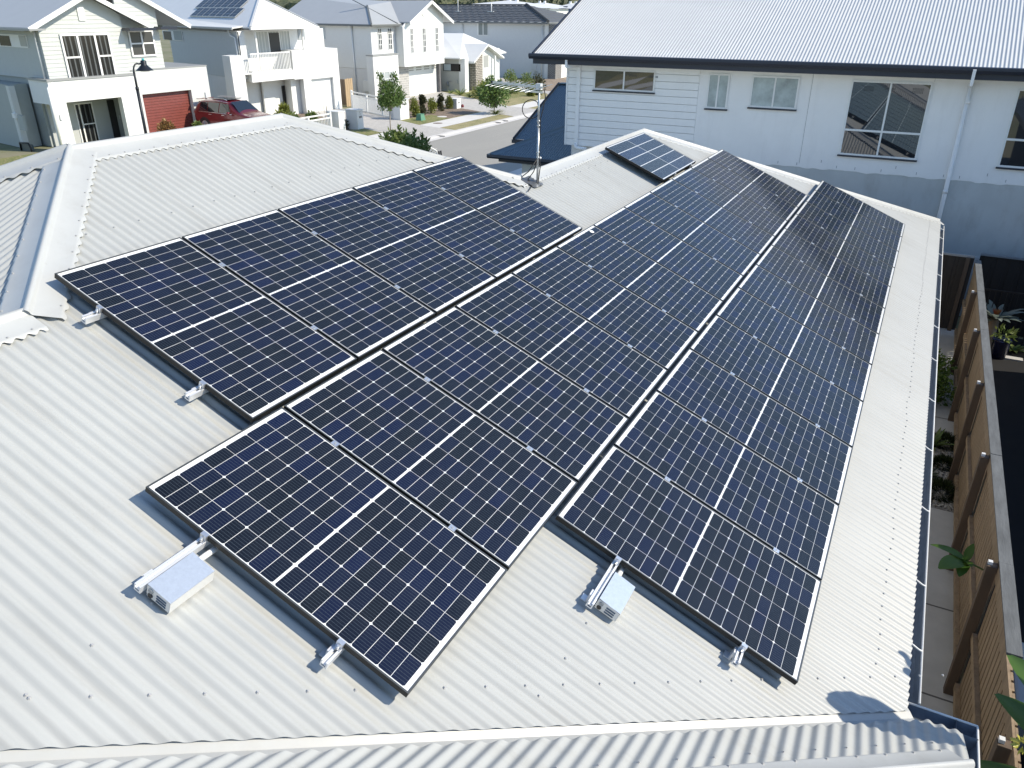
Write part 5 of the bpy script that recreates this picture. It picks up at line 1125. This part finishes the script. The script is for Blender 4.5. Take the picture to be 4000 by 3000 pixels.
for (x, y, h, r, mt, lab) in ((-29.3, 55.2, 1.05, .7, lf_lime, 'yellow green bush beside the striped brick pier'), (-29.8, 57.6, 1.5, .6, lf_mid, 'open green bush in front of the low white house porch'), (-29.2, 60.4, 1.7, .7, lf_mid, 'tall loose bush in front of the blue grey garage door'), (-28.6, 62.2, 1.3, .75, lf_mid, 'spreading bush before the fresh timber fence'), (-28.4, 63.8, 1.1, .7, lf_dark, 'dark low bush at the end of the row of bushes'), (-26.6, 59.0, .5, .35, lf_lime, 'small yellow green plant at the lawn edge of the low white house'), (-26.6, 60.2, .35, .3, lf_lime, 'smallest yellow green plant at the lawn edge'), (-22.4, 59.2, .5, .6, lf_dark, 'dark tuft by the verge beside the white wall corner'), (-33.0, 27.6, .9, .4, lf_red, 'copper leaved shrub beside the dark front door'), (-33.2, 29.8, .6, .25, lf_mid, 'small potted shrub by the red brick pier'), (-34.2, 38.0, .8, .4, lf_lime, 'flowering bush in front of the white balcony house'), (-30.6, 33.8, .9, .45, lf_lime, 'bush at the front of the parked red car'), (-30.2, 36.0, .7, .4, lf_mid, 'low bush behind the white picket fence'), (-30.8, 34.9, .8, .45, lf_mid, 'green bush right of the parked red car'), (-28.0, 35.8, .5, .5, lf_dark, 'low dark hedge between the two white pillars'), (-36.5, 19.8, .8, .5, lf_mid, 'green shrub on the lawn at the left edge')):
    shrub(lab, (x, y), h, r * 1.1, mt, 75, .19, .085)
def blade(mb, c, d, L, W, droop, seg=6, fold=.15, mi=0):
    d = Vector(d).normalized(); s = d.cross(Vector((0, 0, 1))).normalized(); rows = []; p = Vector(c); dd = d.copy()
    for k in range(seg + 1):
        f_ = k / seg; w_ = W * .5 * math.sin(math.pi * min(.985, .12 + .86 * f_)) ** .8; n = s.cross(dd).normalized()
        rows.append([p + s * w_ + n * w_ * fold * 2, p + s * w_ * .5 + n * w_ * fold * .6, p, p - s * w_ * .5 + n * w_ * fold * .6, p - s * w_ + n * w_ * fold * 2]); p = p + dd * L / seg; dd = (dd + Vector((0, 0, -droop / seg))).normalized()
    mb.grid(rows, mi, True)
def tuft(label, b, n, L, W, mat, droop=.8, name='agave', cat='plant', z=None, group=None, tilt=.8):
    b = Vector((b[0], b[1], G + .05 if z is None else z)); t_ = thing(name, label, cat, b, group); m = MB()
    for k in range(n): a = k * 2.4; e = tilt * random.uniform(.35, 1.3); blade(m, b, (math.cos(a) * .8, math.sin(a) * .8, e), L * random.uniform(.7, 1.1), W, droop, 5)
    m.build('leaves', mat, t_); return t_
AG = leafmat('agave_leaf', (.13, .19, .055), (.24, .29, .10))
tuft('small spiky agave beside the gas meter', (-33.4, 57.3), 16, .55, .08, AG, .3, group='agaves'); tuft('largest spiky agave in the middle of the row of three', (-32.0, 56.5), 22, .85, .11, AG, .3, group='agaves'); tuft('spiky agave at the driveway end of the row of three', (-30.4, 55.3), 16, .6, .09, AG, .3, group='agaves')
tuft('tuft of long grass round the foot of the broad leafed street tree', (-23.3, 46.75), 90, .75, .03, leafmat('tuft_grass', (.10, .14, .03), (.22, .24, .07)), 1.4, 'grass_tuft', 'grass')
tuft('bare pale frangipani stems by the white house entry', (-30.8, 37.9), 7, 1.3, .05, M('pale_stem', (.45, .42, .36), .8), .05, 'bare_shrub', 'shrub', tilt=1.8)
# right side plants
mound = leafmat('dark_mound_grass', (.020, .032, .012), (.05, .07, .022))
for (x, y, r, lab) in ((4.50, 10.95, .24, 'dark grassy mound at the far end of the pebble bed'), (4.50, 10.2, .20, 'middle dark grassy mound among the pale pebbles'), (4.46, 9.3, .26, 'nearest dark grassy mound on the pebble bed')):
    t_ = thing('grass_mound', lab, 'plant', (x, y, G + .04), 'grassy mounds on the pebbles'); m = MB()
    for _ in range(900): v = rv(); v.z = abs(v.z); leaf(m, Vector((x, y, G + .04)) + Vector((v.x * r * .6, v.y * r * .6, v.z * r * .5)), v + rv() * .3, rv(), r * .55, .012)
    m.build('blades', mound, t_, bevel=-1)
t_ = thing('low_hedge', 'low dense green hedge between the gutter and the slatted fence', 'hedge', (4.2, 13.1, G)); m = MB()
for k in range(30): crown(m, [((random.uniform(3.75, 4.5), 12.2 + k * .065, G + random.uniform(.15, .42)), .22, .8)], 130, .085, .045)
m.build('foliage', leafmat('hedge_leaf', (.06, .12, .02), (.15, .23, .05)), t_, bevel=-1)
tuft('young leafy seedling beside the far grassy mound', (4.32, 10.75), 14, .35, .06, lf_mid, .6, 'seedling', 'plant', tilt=1.4)
tuft('dark low rosette at the gutter side of the pebbles', (4.28, 9.75), 16, .2, .05, mound, .5, 'rosette', 'plant')
ban = leafmat('banana_leaf', (.05, .13, .022), (.11, .20, .035), .35)
t_ = thing('broad_leaf_plant', 'bright green broad leaved plant leaning out from the slatted fence over the path', 'plant', (4.5, 4.7, G)); m = MB()
sp0 = ax((3771, 2190), 4.45); m2 = MB(); m2.tube([(4.95, sp0.y + .1, sp0.z - .5), (4.75, sp0.y + .05, sp0.z - .12), sp0], .010, 6); m2.build('stem', M('green_stem', (.10, .16, .04), .6), t_)
for d, L, W, dr in (((-.75, .30, .25), .36, .11, .7), ((-.55, -.55, .12), .34, .20, .5), ((-.15, -.75, .0), .24, .12, .6), ((.15, .25, .9), .20, .09, .2), ((.1, -.5, .3), .20, .08, .5)): blade(m, sp0, d, L, W, dr, 9, .10)
m.build('leaves', ban, t_)
t_ = thing('banana_plant', 'tall banana plant with broad leaves behind the slatted fence at the lower right', 'plant', (5.15, 2.6, G)); m = MB(); b = Vector((5.15, 2.6, G))
m2 = MB(); m2.tube([b, b + Vector((0, 0, 3.5))], [.10, .06], 10); m2.build('stem', M('green_stem', (.10, .16, .04), .6), t_)
for c, d, L, W, dr in (((5.3, 2.35, -.78), (-1, -.28, .16), .98, .30, .25), ((5.2, 2.92, -.74), (-1, -.06, -.36), .52, .09, .1), ((5.2, 2.80, -.76), (-1, -.10, -.36), .46, .08, .1),
        ((4.95, 2.15, -1.72), (-.52, .95, .02), 1.05, .34, .25), ((4.98, 2.25, -2.02), (-.55, .80, .02), .95, .30, .35), ((4.98, 2.0, -2.15), (-.6, .55, -.05), .90, .30, .5), ((4.98, 1.9, -2.3), (-.5, .9, -.35), .8, .3, .4), ((5.0, 2.6, -1.9), (-.3, .9, .35), .9, .28, .6),
        ((5.2, 2.4, -1.6), (.6, .5, .7), 1.2, .36, .8), ((5.2, 2.3, -1.5), (.5, -.6, .8), 1.2, .36, .8), ((5.15, 2.4, -1.6), (.1, .8, .9), 1.1, .34, .6)): blade(m, Vector(c), d, L, W, dr, 10, .12)
m.build('leaves', ban, t_)
t_ = thing('yellow_flower', 'yellow bloom among the dark leaves at the lower right edge', 'flower', (5.0, 3.0, -3.4)); p_ = ax(q9(1650, 1470), 4.4); m = MB()
for _ in range(26): v = rv(); leaf(m, p_ + v * .02, v, rv(), .05, .03)
m.build('petals', leafmat('yellow_petal', (.45, .42, .04), (.55, .50, .12)), t_)
p_ = az(q7(1030, 850), -3.35)
t_ = tuft('giant bromeliad with pale grey green leaves and a red heart against the black fence', (p_.x, p_.y), 22, .62, .13, leafmat('bromeliad_leaf', (.17, .21, .18), (.30, .35, .32)), .7, 'bromeliad', 'plant', z=p_.z - .25, tilt=.75)
m = MB()
for k in range(10): a = k * .63; blade(m, Vector((p_.x, p_.y, p_.z - .22)), (math.cos(a) * .35, math.sin(a) * .35, 1), .24, .09, .3, 4)
m.build('red_heart', leafmat('bromeliad_heart', (.30, .06, .03), (.32, .16, .05)), t_)
m = MB(); m.tube([(p_.x, p_.y, G), (p_.x, p_.y, p_.z - .2)], [.12, .09], 8); m.build('stem', bark, t_)
a = az(q7(1025, 1235), G + .02)
t_ = thing('blue_pot', 'dark blue plant pot with a small leafy plant beside the slatted fence', 'pot', a); m = MB(); m.tube([a, a + Vector((0, 0, .38)), a + Vector((0, 0, .40))], [.14, .17, .18], 16); m.build('pot', M('blue_glaze', (.012, .018, .06), .25), t_)
m = MB(); crown(m, [(a + Vector((0, 0, .5)), .2, .7)], 60, .14, .06); m.build('foliage', lf_mid, t_, bevel=-1)
a = az(q7(1160, 1190), G + .02); tuft('small pale leafed plant beside the blue pot', (a.x, a.y), 9, .3, .08, lf_mid, .8, 'pale_plant', 'plant', z=G + .03)
mb = MB(); a = az(q7(1130, 1240), G + .03); mb.box(4.9, 5.9, a.y - .10, a.y + .06, G + .021, G + .05); tag(mb.build('pale_edging', concrete), 'strip of pale stone edging on the black yard beyond the blue pot', 'edging')
a = ax(q9(1620, 690), 5.0); mb = MB(); mb.box(4.95, 5.3, 4.4, 5.3, -3.9, -3.35); tag(mb.build('storage_bin', M('pale_bin', (.42, .47, .50), .5), bevel=.03), 'pale grey storage bin behind the fence near the banana plant', 'bin')

# ================================================================== STREET FURNITURE
def pillar(label, p, h, w_=.55, slot=False):
    t_ = thing('letterbox_pillar', label, 'letterbox', (p[0], p[1], G)); mb = MB(); mb.box(p[0] - w_, p[0] + .28, p[1] - .28, p[1] + .28, G, G + h); mb.build('pillar', M('white_house_render', (.68, .69, .69), .8), t_, bevel=.01)
    mb = MB(); mb.box(p[0] - w_ - .03, p[0] + .31, p[1] - .31, p[1] + .31, G + h + .001, G + h + .05); mb.build('pillar_cap', white, t_)
    if slot: mb = MB(); mb.box(p[0] + .281, p[0] + .30, p[1] - .1, p[1] + .14, G + h * .62, G + h * .72); mb.build('mail_slot', M('slot_grey', (.2, .2, .2), .5), t_)
    return t_
pillar('white rendered pillar at the end of the picket fence, left of the driveway', (-27.2, 34.75), 1.15); t_ = pillar('white letterbox pillar with a mail slot, right of the dark hedge', (-27.0, 36.2), 1.12, slot=True)
m = MB(); cu = bpy.data.curves.new('house_number', 'FONT'); cu.body = '5'; cu.size = .3; cu.extrude = .004
pn = bpy.data.objects.new('house_number', cu); COL.objects.link(pn); dg = bpy.context.evaluated_depsgraph_get(); me = bpy.data.meshes.new_from_object(pn.evaluated_get(dg)); bpy.data.objects.remove(pn)
no = bpy.data.objects.new('house_number', me); COL.objects.link(no); me.materials.append(M('number_grey', (.45, .45, .44), .5)); no.parent = t_; no.location = (.285, -.08, .86); no.rotation_euler = (R(90), 0, R(90))
pillar('low white letterbox beside the lime shrubs', (-27.5, 48.3), .68, .3, True)
mb = MB(); mb.ball((-27.3, 48.95, G + .16), .12, 0, 12, 8); t_ = mb.build('red_ball', M('dark_red_plastic', (.16, .02, .025), .5)); tag(t_, 'small dark red ball on the ground beside the low white letterbox', 'ball')
t_ = thing('green_service_box', 'small green utility box on the grass by the white garden wall', 'utility box', (-25.95, 41.4, G)); mb = MB(); mb.hexa([(-26.15, 41.1, G), (-25.7, 41.1, G), (-25.7, 41.65, G), (-26.15, 41.65, G), (-26.08, 41.18, G + .42), (-25.78, 41.18, G + .42), (-25.78, 41.57, G + .42), (-26.08, 41.57, G + .42)]); mb.build('cabinet', M('utility_green', (.10, .25, .17), .5), t_); mb = MB(); mb.box(-26.1, -25.76, 41.16, 41.59, G + .421, G + .45); mb.build('lid', M('utility_green', (.10, .25, .17), .5), t_)
for (x, y, lab) in ((-24.2, 40.7, 'round rusty manhole cover in the footpath'),):
    mb = MB(); mb.tube([(x, y, G + .058), (x, y, G + .066)], .30, 24); tag(mb.build('manhole_cover', M('rusty_iron', (.24, .19, .16), .7, nz=.2, ns=20)), lab, 'manhole cover')
mb = MB(); mb.tube([(-25.7, 43.6, G + .058), (-25.7, 43.6, G + .075)], .32, 20); tag(mb.build('pit_lid', pathm), 'pale round pit lid in the dry garden bed', 'pit lid')
for y in (36.2, 42.9, 43.9, 61.0):
    mb = MB(); mb.box(-21.5, -20.9, y, y + .05, G + .03, G + .078); o = mb.build('kerb_outlet', M('outlet_shadow', (.25, .24, .23), .8)); tag(o, 'small drain outlet slot in the far kerb', 'drain', 'kerb drain outlets')
# picket gate
A, B = Vector((-33.5, 44.1, G)), Vector((-27.15, 40.85, G)); d = (B - A).normalized(); L = (B - A).length
t_ = thing('picket_fence', 'long white picket fence with a top rail beside the driveway', 'fence', A)
def picket(t_, A, d, L, zt, n, zb=.1):
    mb = MB()
    for k in range(n): p = A + d * (L * (k + .5) / n); mb.box(p.x - .03, p.x + .03, p.y - .012, p.y + .012, A.z + zb, A.z + zt - .28)
    mb.build('pickets', white, t_)
    for z in (zt - .05, zt - .26, zb): mb = MB(); mb.bar(A + Vector((0, 0, z)), A + d * L + Vector((0, 0, z)), .05, .075); mb.build('rail', white, t_)
    for k in range(4): p = A + d * (L * k / 3); mb = MB(); mb.box(p.x - .055, p.x + .055, p.y - .055, p.y + .055, A.z, A.z + zt + (.06 if k in (0, 3) else -.03)); mb.build('post', white, t_)
picket(t_, A, d, L, 1.28, 46)
t_ = thing('garden_wall', 'white rendered wall block at the street end of the picket fence', 'wall', (-27.1, 41.2, G)); mb = MB(); mb.box(-27.6, -27.05, 40.75, 41.75, G, G + 1.25); mb.build('wall', whiter, t_); mb = MB(); mb.box(-27.65, -27.0, 40.7, 41.8, G + 1.251, G + 1.3); mb.build('wall_cap', white, t_)
mb = MB(); r = .2; mb.box(-27.052, -27.03, 41.0, 41.5, G + .95, G + 1.05); mb.build('recess', M('slot_grey', (.2, .2, .2), .5), t_)
A, B = Vector((-27.3, 34.2, G)), Vector((-27.3, 28.6, G)); t_ = thing('picket_fence', 'white picket fence seen over the ridge between the red car and the white pillar', 'fence', B); picket(t_, B, Vector((0, 1, 0)), 5.6, 1.15, 44)
# street lamp
lampm = M('dark_lamp_paint', (.018, .022, .028), .4, metal=.3)
LX = -22.0; lb_ = ax(q1(1262, 1160), LX); lt_ = ax(q1(1172, 620), LX); hd = ax(q1(1243, 560), LX); top_ = ax(q1(1195, 530), LX)
t_ = thing('street_lamp', 'dark street lamp with a bell shaped head on a swan neck post', 'street lamp', (lb_.x, lb_.y, G)); mb = MB(); px_ = lb_.y
mb.tube([(LX, px_, G), (LX, px_, G + 1.3)], .075, 10); mb.tube([(LX, px_, G + 1.3), (LX, px_, lt_.z - .55)], .052, 10); mb.tube([(LX, px_, lt_.z - .55), (LX, px_, lt_.z)], .038, 10)
an = [(LX, px_, lt_.z)]
for k in range(9): a_ = math.pi - math.pi * .62 * k / 8; an.append((LX, px_ + .19 + .19 * math.cos(a_), lt_.z + .02 + .24 * math.sin(a_)))
mb.tube(an + [(LX, hd.y, lt_.z + .27)], .028, 8)
mb.tube([(LX, px_, lt_.z - .6), (LX, px_, lt_.z - .5)], .06, 10); mb.build('post', lampm, t_)
mb = MB(); c = Vector((LX, hd.y, lt_.z + .02)); prof = [(.30, .0), (.27, .03), (.18, .11), (.115, .17), (.10, .20), (.10, .30), (.08, .33), (.0, .335)]
mb.grid([[c + Vector((r_ * math.cos(j * .3927), r_ * math.sin(j * .3927), z_)) for j in range(16)] for r_, z_ in prof], 0, True, True); mb.build('lamp_head', lampm, t_)
mb = MB(); mb.grid([[c + Vector((r_ * math.cos(j * .3927), r_ * math.sin(j * .3927), z_)) for j in range(16)] for r_, z_ in ((.2, .02), (.15, -.03), (0, -.04))], 0, True, True); mb.build('diffuser', M('lamp_diffuser', (.5, .5, .47), .4), t_)
mb = MB(); mb.tube([c + Vector((0, 0, .335)), c + Vector((0, 0, .40))], [.045, .035], 10); mb.build('sensor', M('teal_sensor', (.05, .42, .42), .4), t_)
mb = MB(); mb.box(LX + .05, LX + .06, px_ - .05, px_ + .06, G + 1.4, G + 1.7); mb.build('number_plate', white, t_)
# cage trailer parked by the kerb
TX = -15.2
tq = rg(1450, 480, .31496)
pA, pB, pC = ax(tq(650, 325), TX), ax(tq(820, 400), TX), ax(tq(1050, 435), TX)
t_ = thing('cage_trailer', 'white mesh cage trailer with dark uprights parked just beyond the grey roof', 'trailer', (TX, pB.y, G))
mb = MB(); zt_ = pA.z
arc = [(TX, pA.y - 1.2, zt_), (TX, pA.y, zt_), (TX, pA.y + (pB.y - pA.y) * .6, zt_ - .05), (TX, pB.y - .08, zt_ - .2), (TX, pB.y, pB.z - .25), (TX, pB.y + .02, pB.z - .6)]
for dx in (0, -1.5): mb.tube([(x + dx, y, z) for x, y, z in arc], .04, 8)
for i in range(4): x, y, z = arc[i]; mb.tube([(x, y, z), (x - 1.5, y, z)], .025, 6)
mb.build('cage_frame', white, t_)
mb = MB()
for i in range(16): y = pA.y - 1.1 + i * .13; 
y = pA.y - 1.15
while y < pB.y: mb.tube([(TX, y, zt_ - .04 - max(0, (y - pB.y + .6)) * .35), (TX, y, zt_ - .75)], .006, 4); y += .09
for k in range(9): mb.tube([(TX, pA.y - 1.15, zt_ - .1 - k * .08), (TX, pB.y - .02, zt_ - .1 - k * .08 - .02)], .006, 4)
mb.build('mesh', white, t_)
mb = MB(); mb.box(TX - 1.6, TX + .02, pA.y - 1.2, pC.y, pC.z - .3, pC.z - .24); mb.box(TX - .04, TX + .03, pB.y, pC.y, pC.z - .05, pC.z); mb.box(TX - 1.6, TX + .03, pC.y - .05, pC.y, G + .5, pC.z); mb.build('tray', white, t_)
for (x, y) in ((838, 350), (862, 345)): a_ = ax(tq(x, y), TX + .05); b_ = ax(tq(x + 18, y + 92), TX + .05); mb = MB(); mb.bar((TX + .05, b_.y, b_.z - .3), (TX + .05, a_.y, a_.z), .05, .05, up=(1, 0, 0)); mb.build('upright', black, t_)
for y in (pA.y - .3, pA.y + .6): mb = MB(); mb.tube([(TX + .05, y, G + .31), (TX - .15, y, G + .31)], .31, 20); mb.build('wheel', black, t_)

# ================================================================== RED CAR
t_ = thing('red_car', 'dark red station wagon style car parked nose to the street before the red garage door', 'car', (-32.6, 31.1, G + .06))
paint = M('dark_red_car_paint', (.155, .010, .018), .28, metal=.35, coat=1.0)
cb = Vector((-35.0 + .25, 31.0 + .95, G + .065))     # rear centre; car points to +X
def CP(x, y, z): return cb + Vector((x, y, z))
st = [ # x, half width bottom, half width belt, half width roof, z sill, z belt, z roof
 (.00, .70, .78, .60, .48, 1.02, 1.05), (.10, .86, .90, .66, .36, 1.05, 1.45), (.45, .92, .95, .68, .32, 1.06, 1.70), (1.2, .93, .96, .70, .30, 1.05, 1.75), (2.2, .93, .96, .69, .30, 1.03, 1.74), (2.75, .93, .96, .66, .30, 1.02, 1.68), (3.3, .93, .95, .62, .30, 1.02, 1.30), (3.62, .92, .94, .80, .30, 1.02, 1.06), (4.3, .91, .90, .74, .32, .96, 1.01), (4.70, .84, .82, .66, .36, .84, .90), (4.82, .68, .68, .55, .46, .72, .76)]
rows = []
for x, wb, wl, wr, zs, zb, zr in st:
    half = [(wb * .92, zs), (wb, zs + .12), (wl, (zs + zb) / 2), (wl * .985, zb), ((wl + wr * 1.6) / 2.6, zb + (zr - zb) * .55), (wr, zr - (zr - zb) * .1), (wr * .75, zr), (0, zr + .015)]
    rows.append([CP(x, -w_, z) for w_, z in half] + [CP(x, w_, z) for w_, z in half[::-1][1:]])
mb = MB(); mb.grid(rows, 0, True); mb.face(rows[0]); mb.face(rows[-1][::-1]); mb.face([CP(.3, -.8, .3), CP(4.6, -.8, .3), CP(4.6, .8, .3), CP(.3, .8, .3)])
body = mb.build('body', paint, t_); sm_ = body.modifiers.new('sub', 'SUBSURF'); sm_.levels = 1; sm_.render_levels = 2
def sidept(x, f_, side, off=.012):
    for (a, b) in zip(st, st[1:]):
        if a[0] <= x <= b[0]:
            u = (x - a[0]) / (b[0] - a[0]); q = [a[i] + (b[i] - a[i]) * u for i in range(7)]; break
    wl, wr, zb, zr = q[2], q[3], q[5], q[6]
    if f_ < .55: v = f_ / .55; w_ = wl * .985 + ((wl + wr * 1.6) / 2.6 - wl * .985) * v
    else: v = (f_ - .55) / .35; w_ = (wl + wr * 1.6) / 2.6 + (wr - (wl + wr * 1.6) / 2.6) * min(1, v)
    return CP(x, side * (w_ + off), zb + (zr - zb) * f_)
cg = M('car_glass', (.012, .016, .020), .03, spec=1.0, coat=.5)
for side in (-1, 1):
    for (x0, x1, x0t, x1t) in ((.50, 1.15, .62, 1.15), (1.22, 2.05, 1.22, 2.05), (2.12, 3.02, 2.12, 2.72)):
        mb = MB(); n = 5; mb.grid([[sidept(x0 + (x1 - x0) * i / n + ((x0t + (x1t - x0t) * i / n) - (x0 + (x1 - x0) * i / n)) * f_ / .8, f_, side) for f_ in (.10, .3, .5, .68, .80)] for i in range(n + 1)], 0, True); mb.build('side_window', cg, t_)
    mb = MB(); mb.tube([sidept(.55, .06, side, .02), sidept(1.8, .06, side, .02), sidept(3.1, .06, side, .02)], .012, 5); mb.tube([sidept(x, .90, side, .014) for x in (.62, 1.2, 2.1, 2.66)], .010, 5); mb.build('chrome_trim', alum, t_)
    mb = MB(); mb.tube([CP(.55, side * .62, 1.74), CP(.75, side * .63, 1.80), CP(2.3, side * .62, 1.81), CP(2.55, side * .61, 1.75)], .018, 6); mb.build('roof_rail', alum, t_)
    for x in (1.35, 2.35): mb = MB(); mb.bar(CP(x, side * .975, .98), CP(x + .2, side * .975, .98), .03, .03); mb.build('handle', alum, t_)
    mb = MB(); mb.ball(CP(2.95, side * 1.06, 1.12), .11, 0, 10, 6, .75); mb.build('mirror', paint, t_)
    mb = MB(); mb.box(cb.x - .01, cb.x + .16, cb.y + side * .66 - .13, cb.y + side * .66 + .13, cb.z + .92, cb.z + 1.10); mb.build('tail_light', M('tail_lens', (.25, .01, .012), .2), t_, bevel=.03)
    mb = MB(); mb.box(cb.x + 4.55, cb.x + 4.74, cb.y + side * .62 - .16, cb.y + side * .62 + .16, cb.z + .68, cb.z + .80); mb.build('headlight', M('lamp_lens', (.5, .52, .55), .1), t_, bevel=.03)
    for x in (.92, 3.78):
        mb = MB(); mb.tube([CP(x, side * .70, .37), CP(x, side * .955, .37)], .37, 24); wh = mb.build('wheel', black, t_)
        mb = MB(); mb.tube([CP(x, side * .956, .37), CP(x, side * .965, .37)], .25, 24)
        for k in range(7): a_ = k * .8976; mb.bar(CP(x, side * .975, .37), CP(x + .235 * math.cos(a_), side * .972, .37 + .235 * math.sin(a_)), .03, .055, up=(0, 1, 0))
        mb.build('rim', M('rim_grey', (.45, .46, .47), .35, metal=.7), wh)
        mb = MB(); mb.tube([CP(x, side * .93, .38), CP(x, side * .952, .38)], .43, 24); mb.build('wheel_arch', black, t_)
mb = MB(); mb.grid([[CP(x, w_ * k / 3, z + .016) for k in (-3, -1, 1, 3)] for x, w_, z in ((2.82, .60, 1.66), (3.1, .64, 1.47), (3.5, .74, 1.13))], 0, True); mb.build('windscreen', cg, t_)
mb = MB(); mb.grid([[CP(x, w_ * k / 3, z) for k in (-3, -1, 1, 3)] for x, w_, z in ((.06, .64, 1.14), (.12, .62, 1.35), (.30, .58, 1.60))], 0, True); mb.build('rear_window', cg, t_)
mb = MB(); mb.box(cb.x + 1.25, cb.x + 2.55, cb.y - .46, cb.y + .46, cb.z + 1.752, cb.z + 1.775); mb.build('sunroof', M('black_sunroof', (.012, .013, .014), .15), t_, bevel=.01)
mb = MB(); mb.prism([CP(.30, -.55, 1.70), CP(.02, -.5, 1.69), CP(.02, .5, 1.69), CP(.30, .55, 1.70)], (0, 0, .03)); mb.build('spoiler', paint, t_)
pb = [o for o in ROOTS if o['label'].startswith('sixth solar panel from the near end of the middle')][0]
mb = MB(); mb.face([(.04, .80, .0008), (.075, .775, .0008), (.10, .80, .0008), (.095, .835, .0008), (.06, .85, .0008)]); mb.build('bird_dropping', white, pb)
for o in bpy.data.objects:
    if '_o' in o: del o['_o']
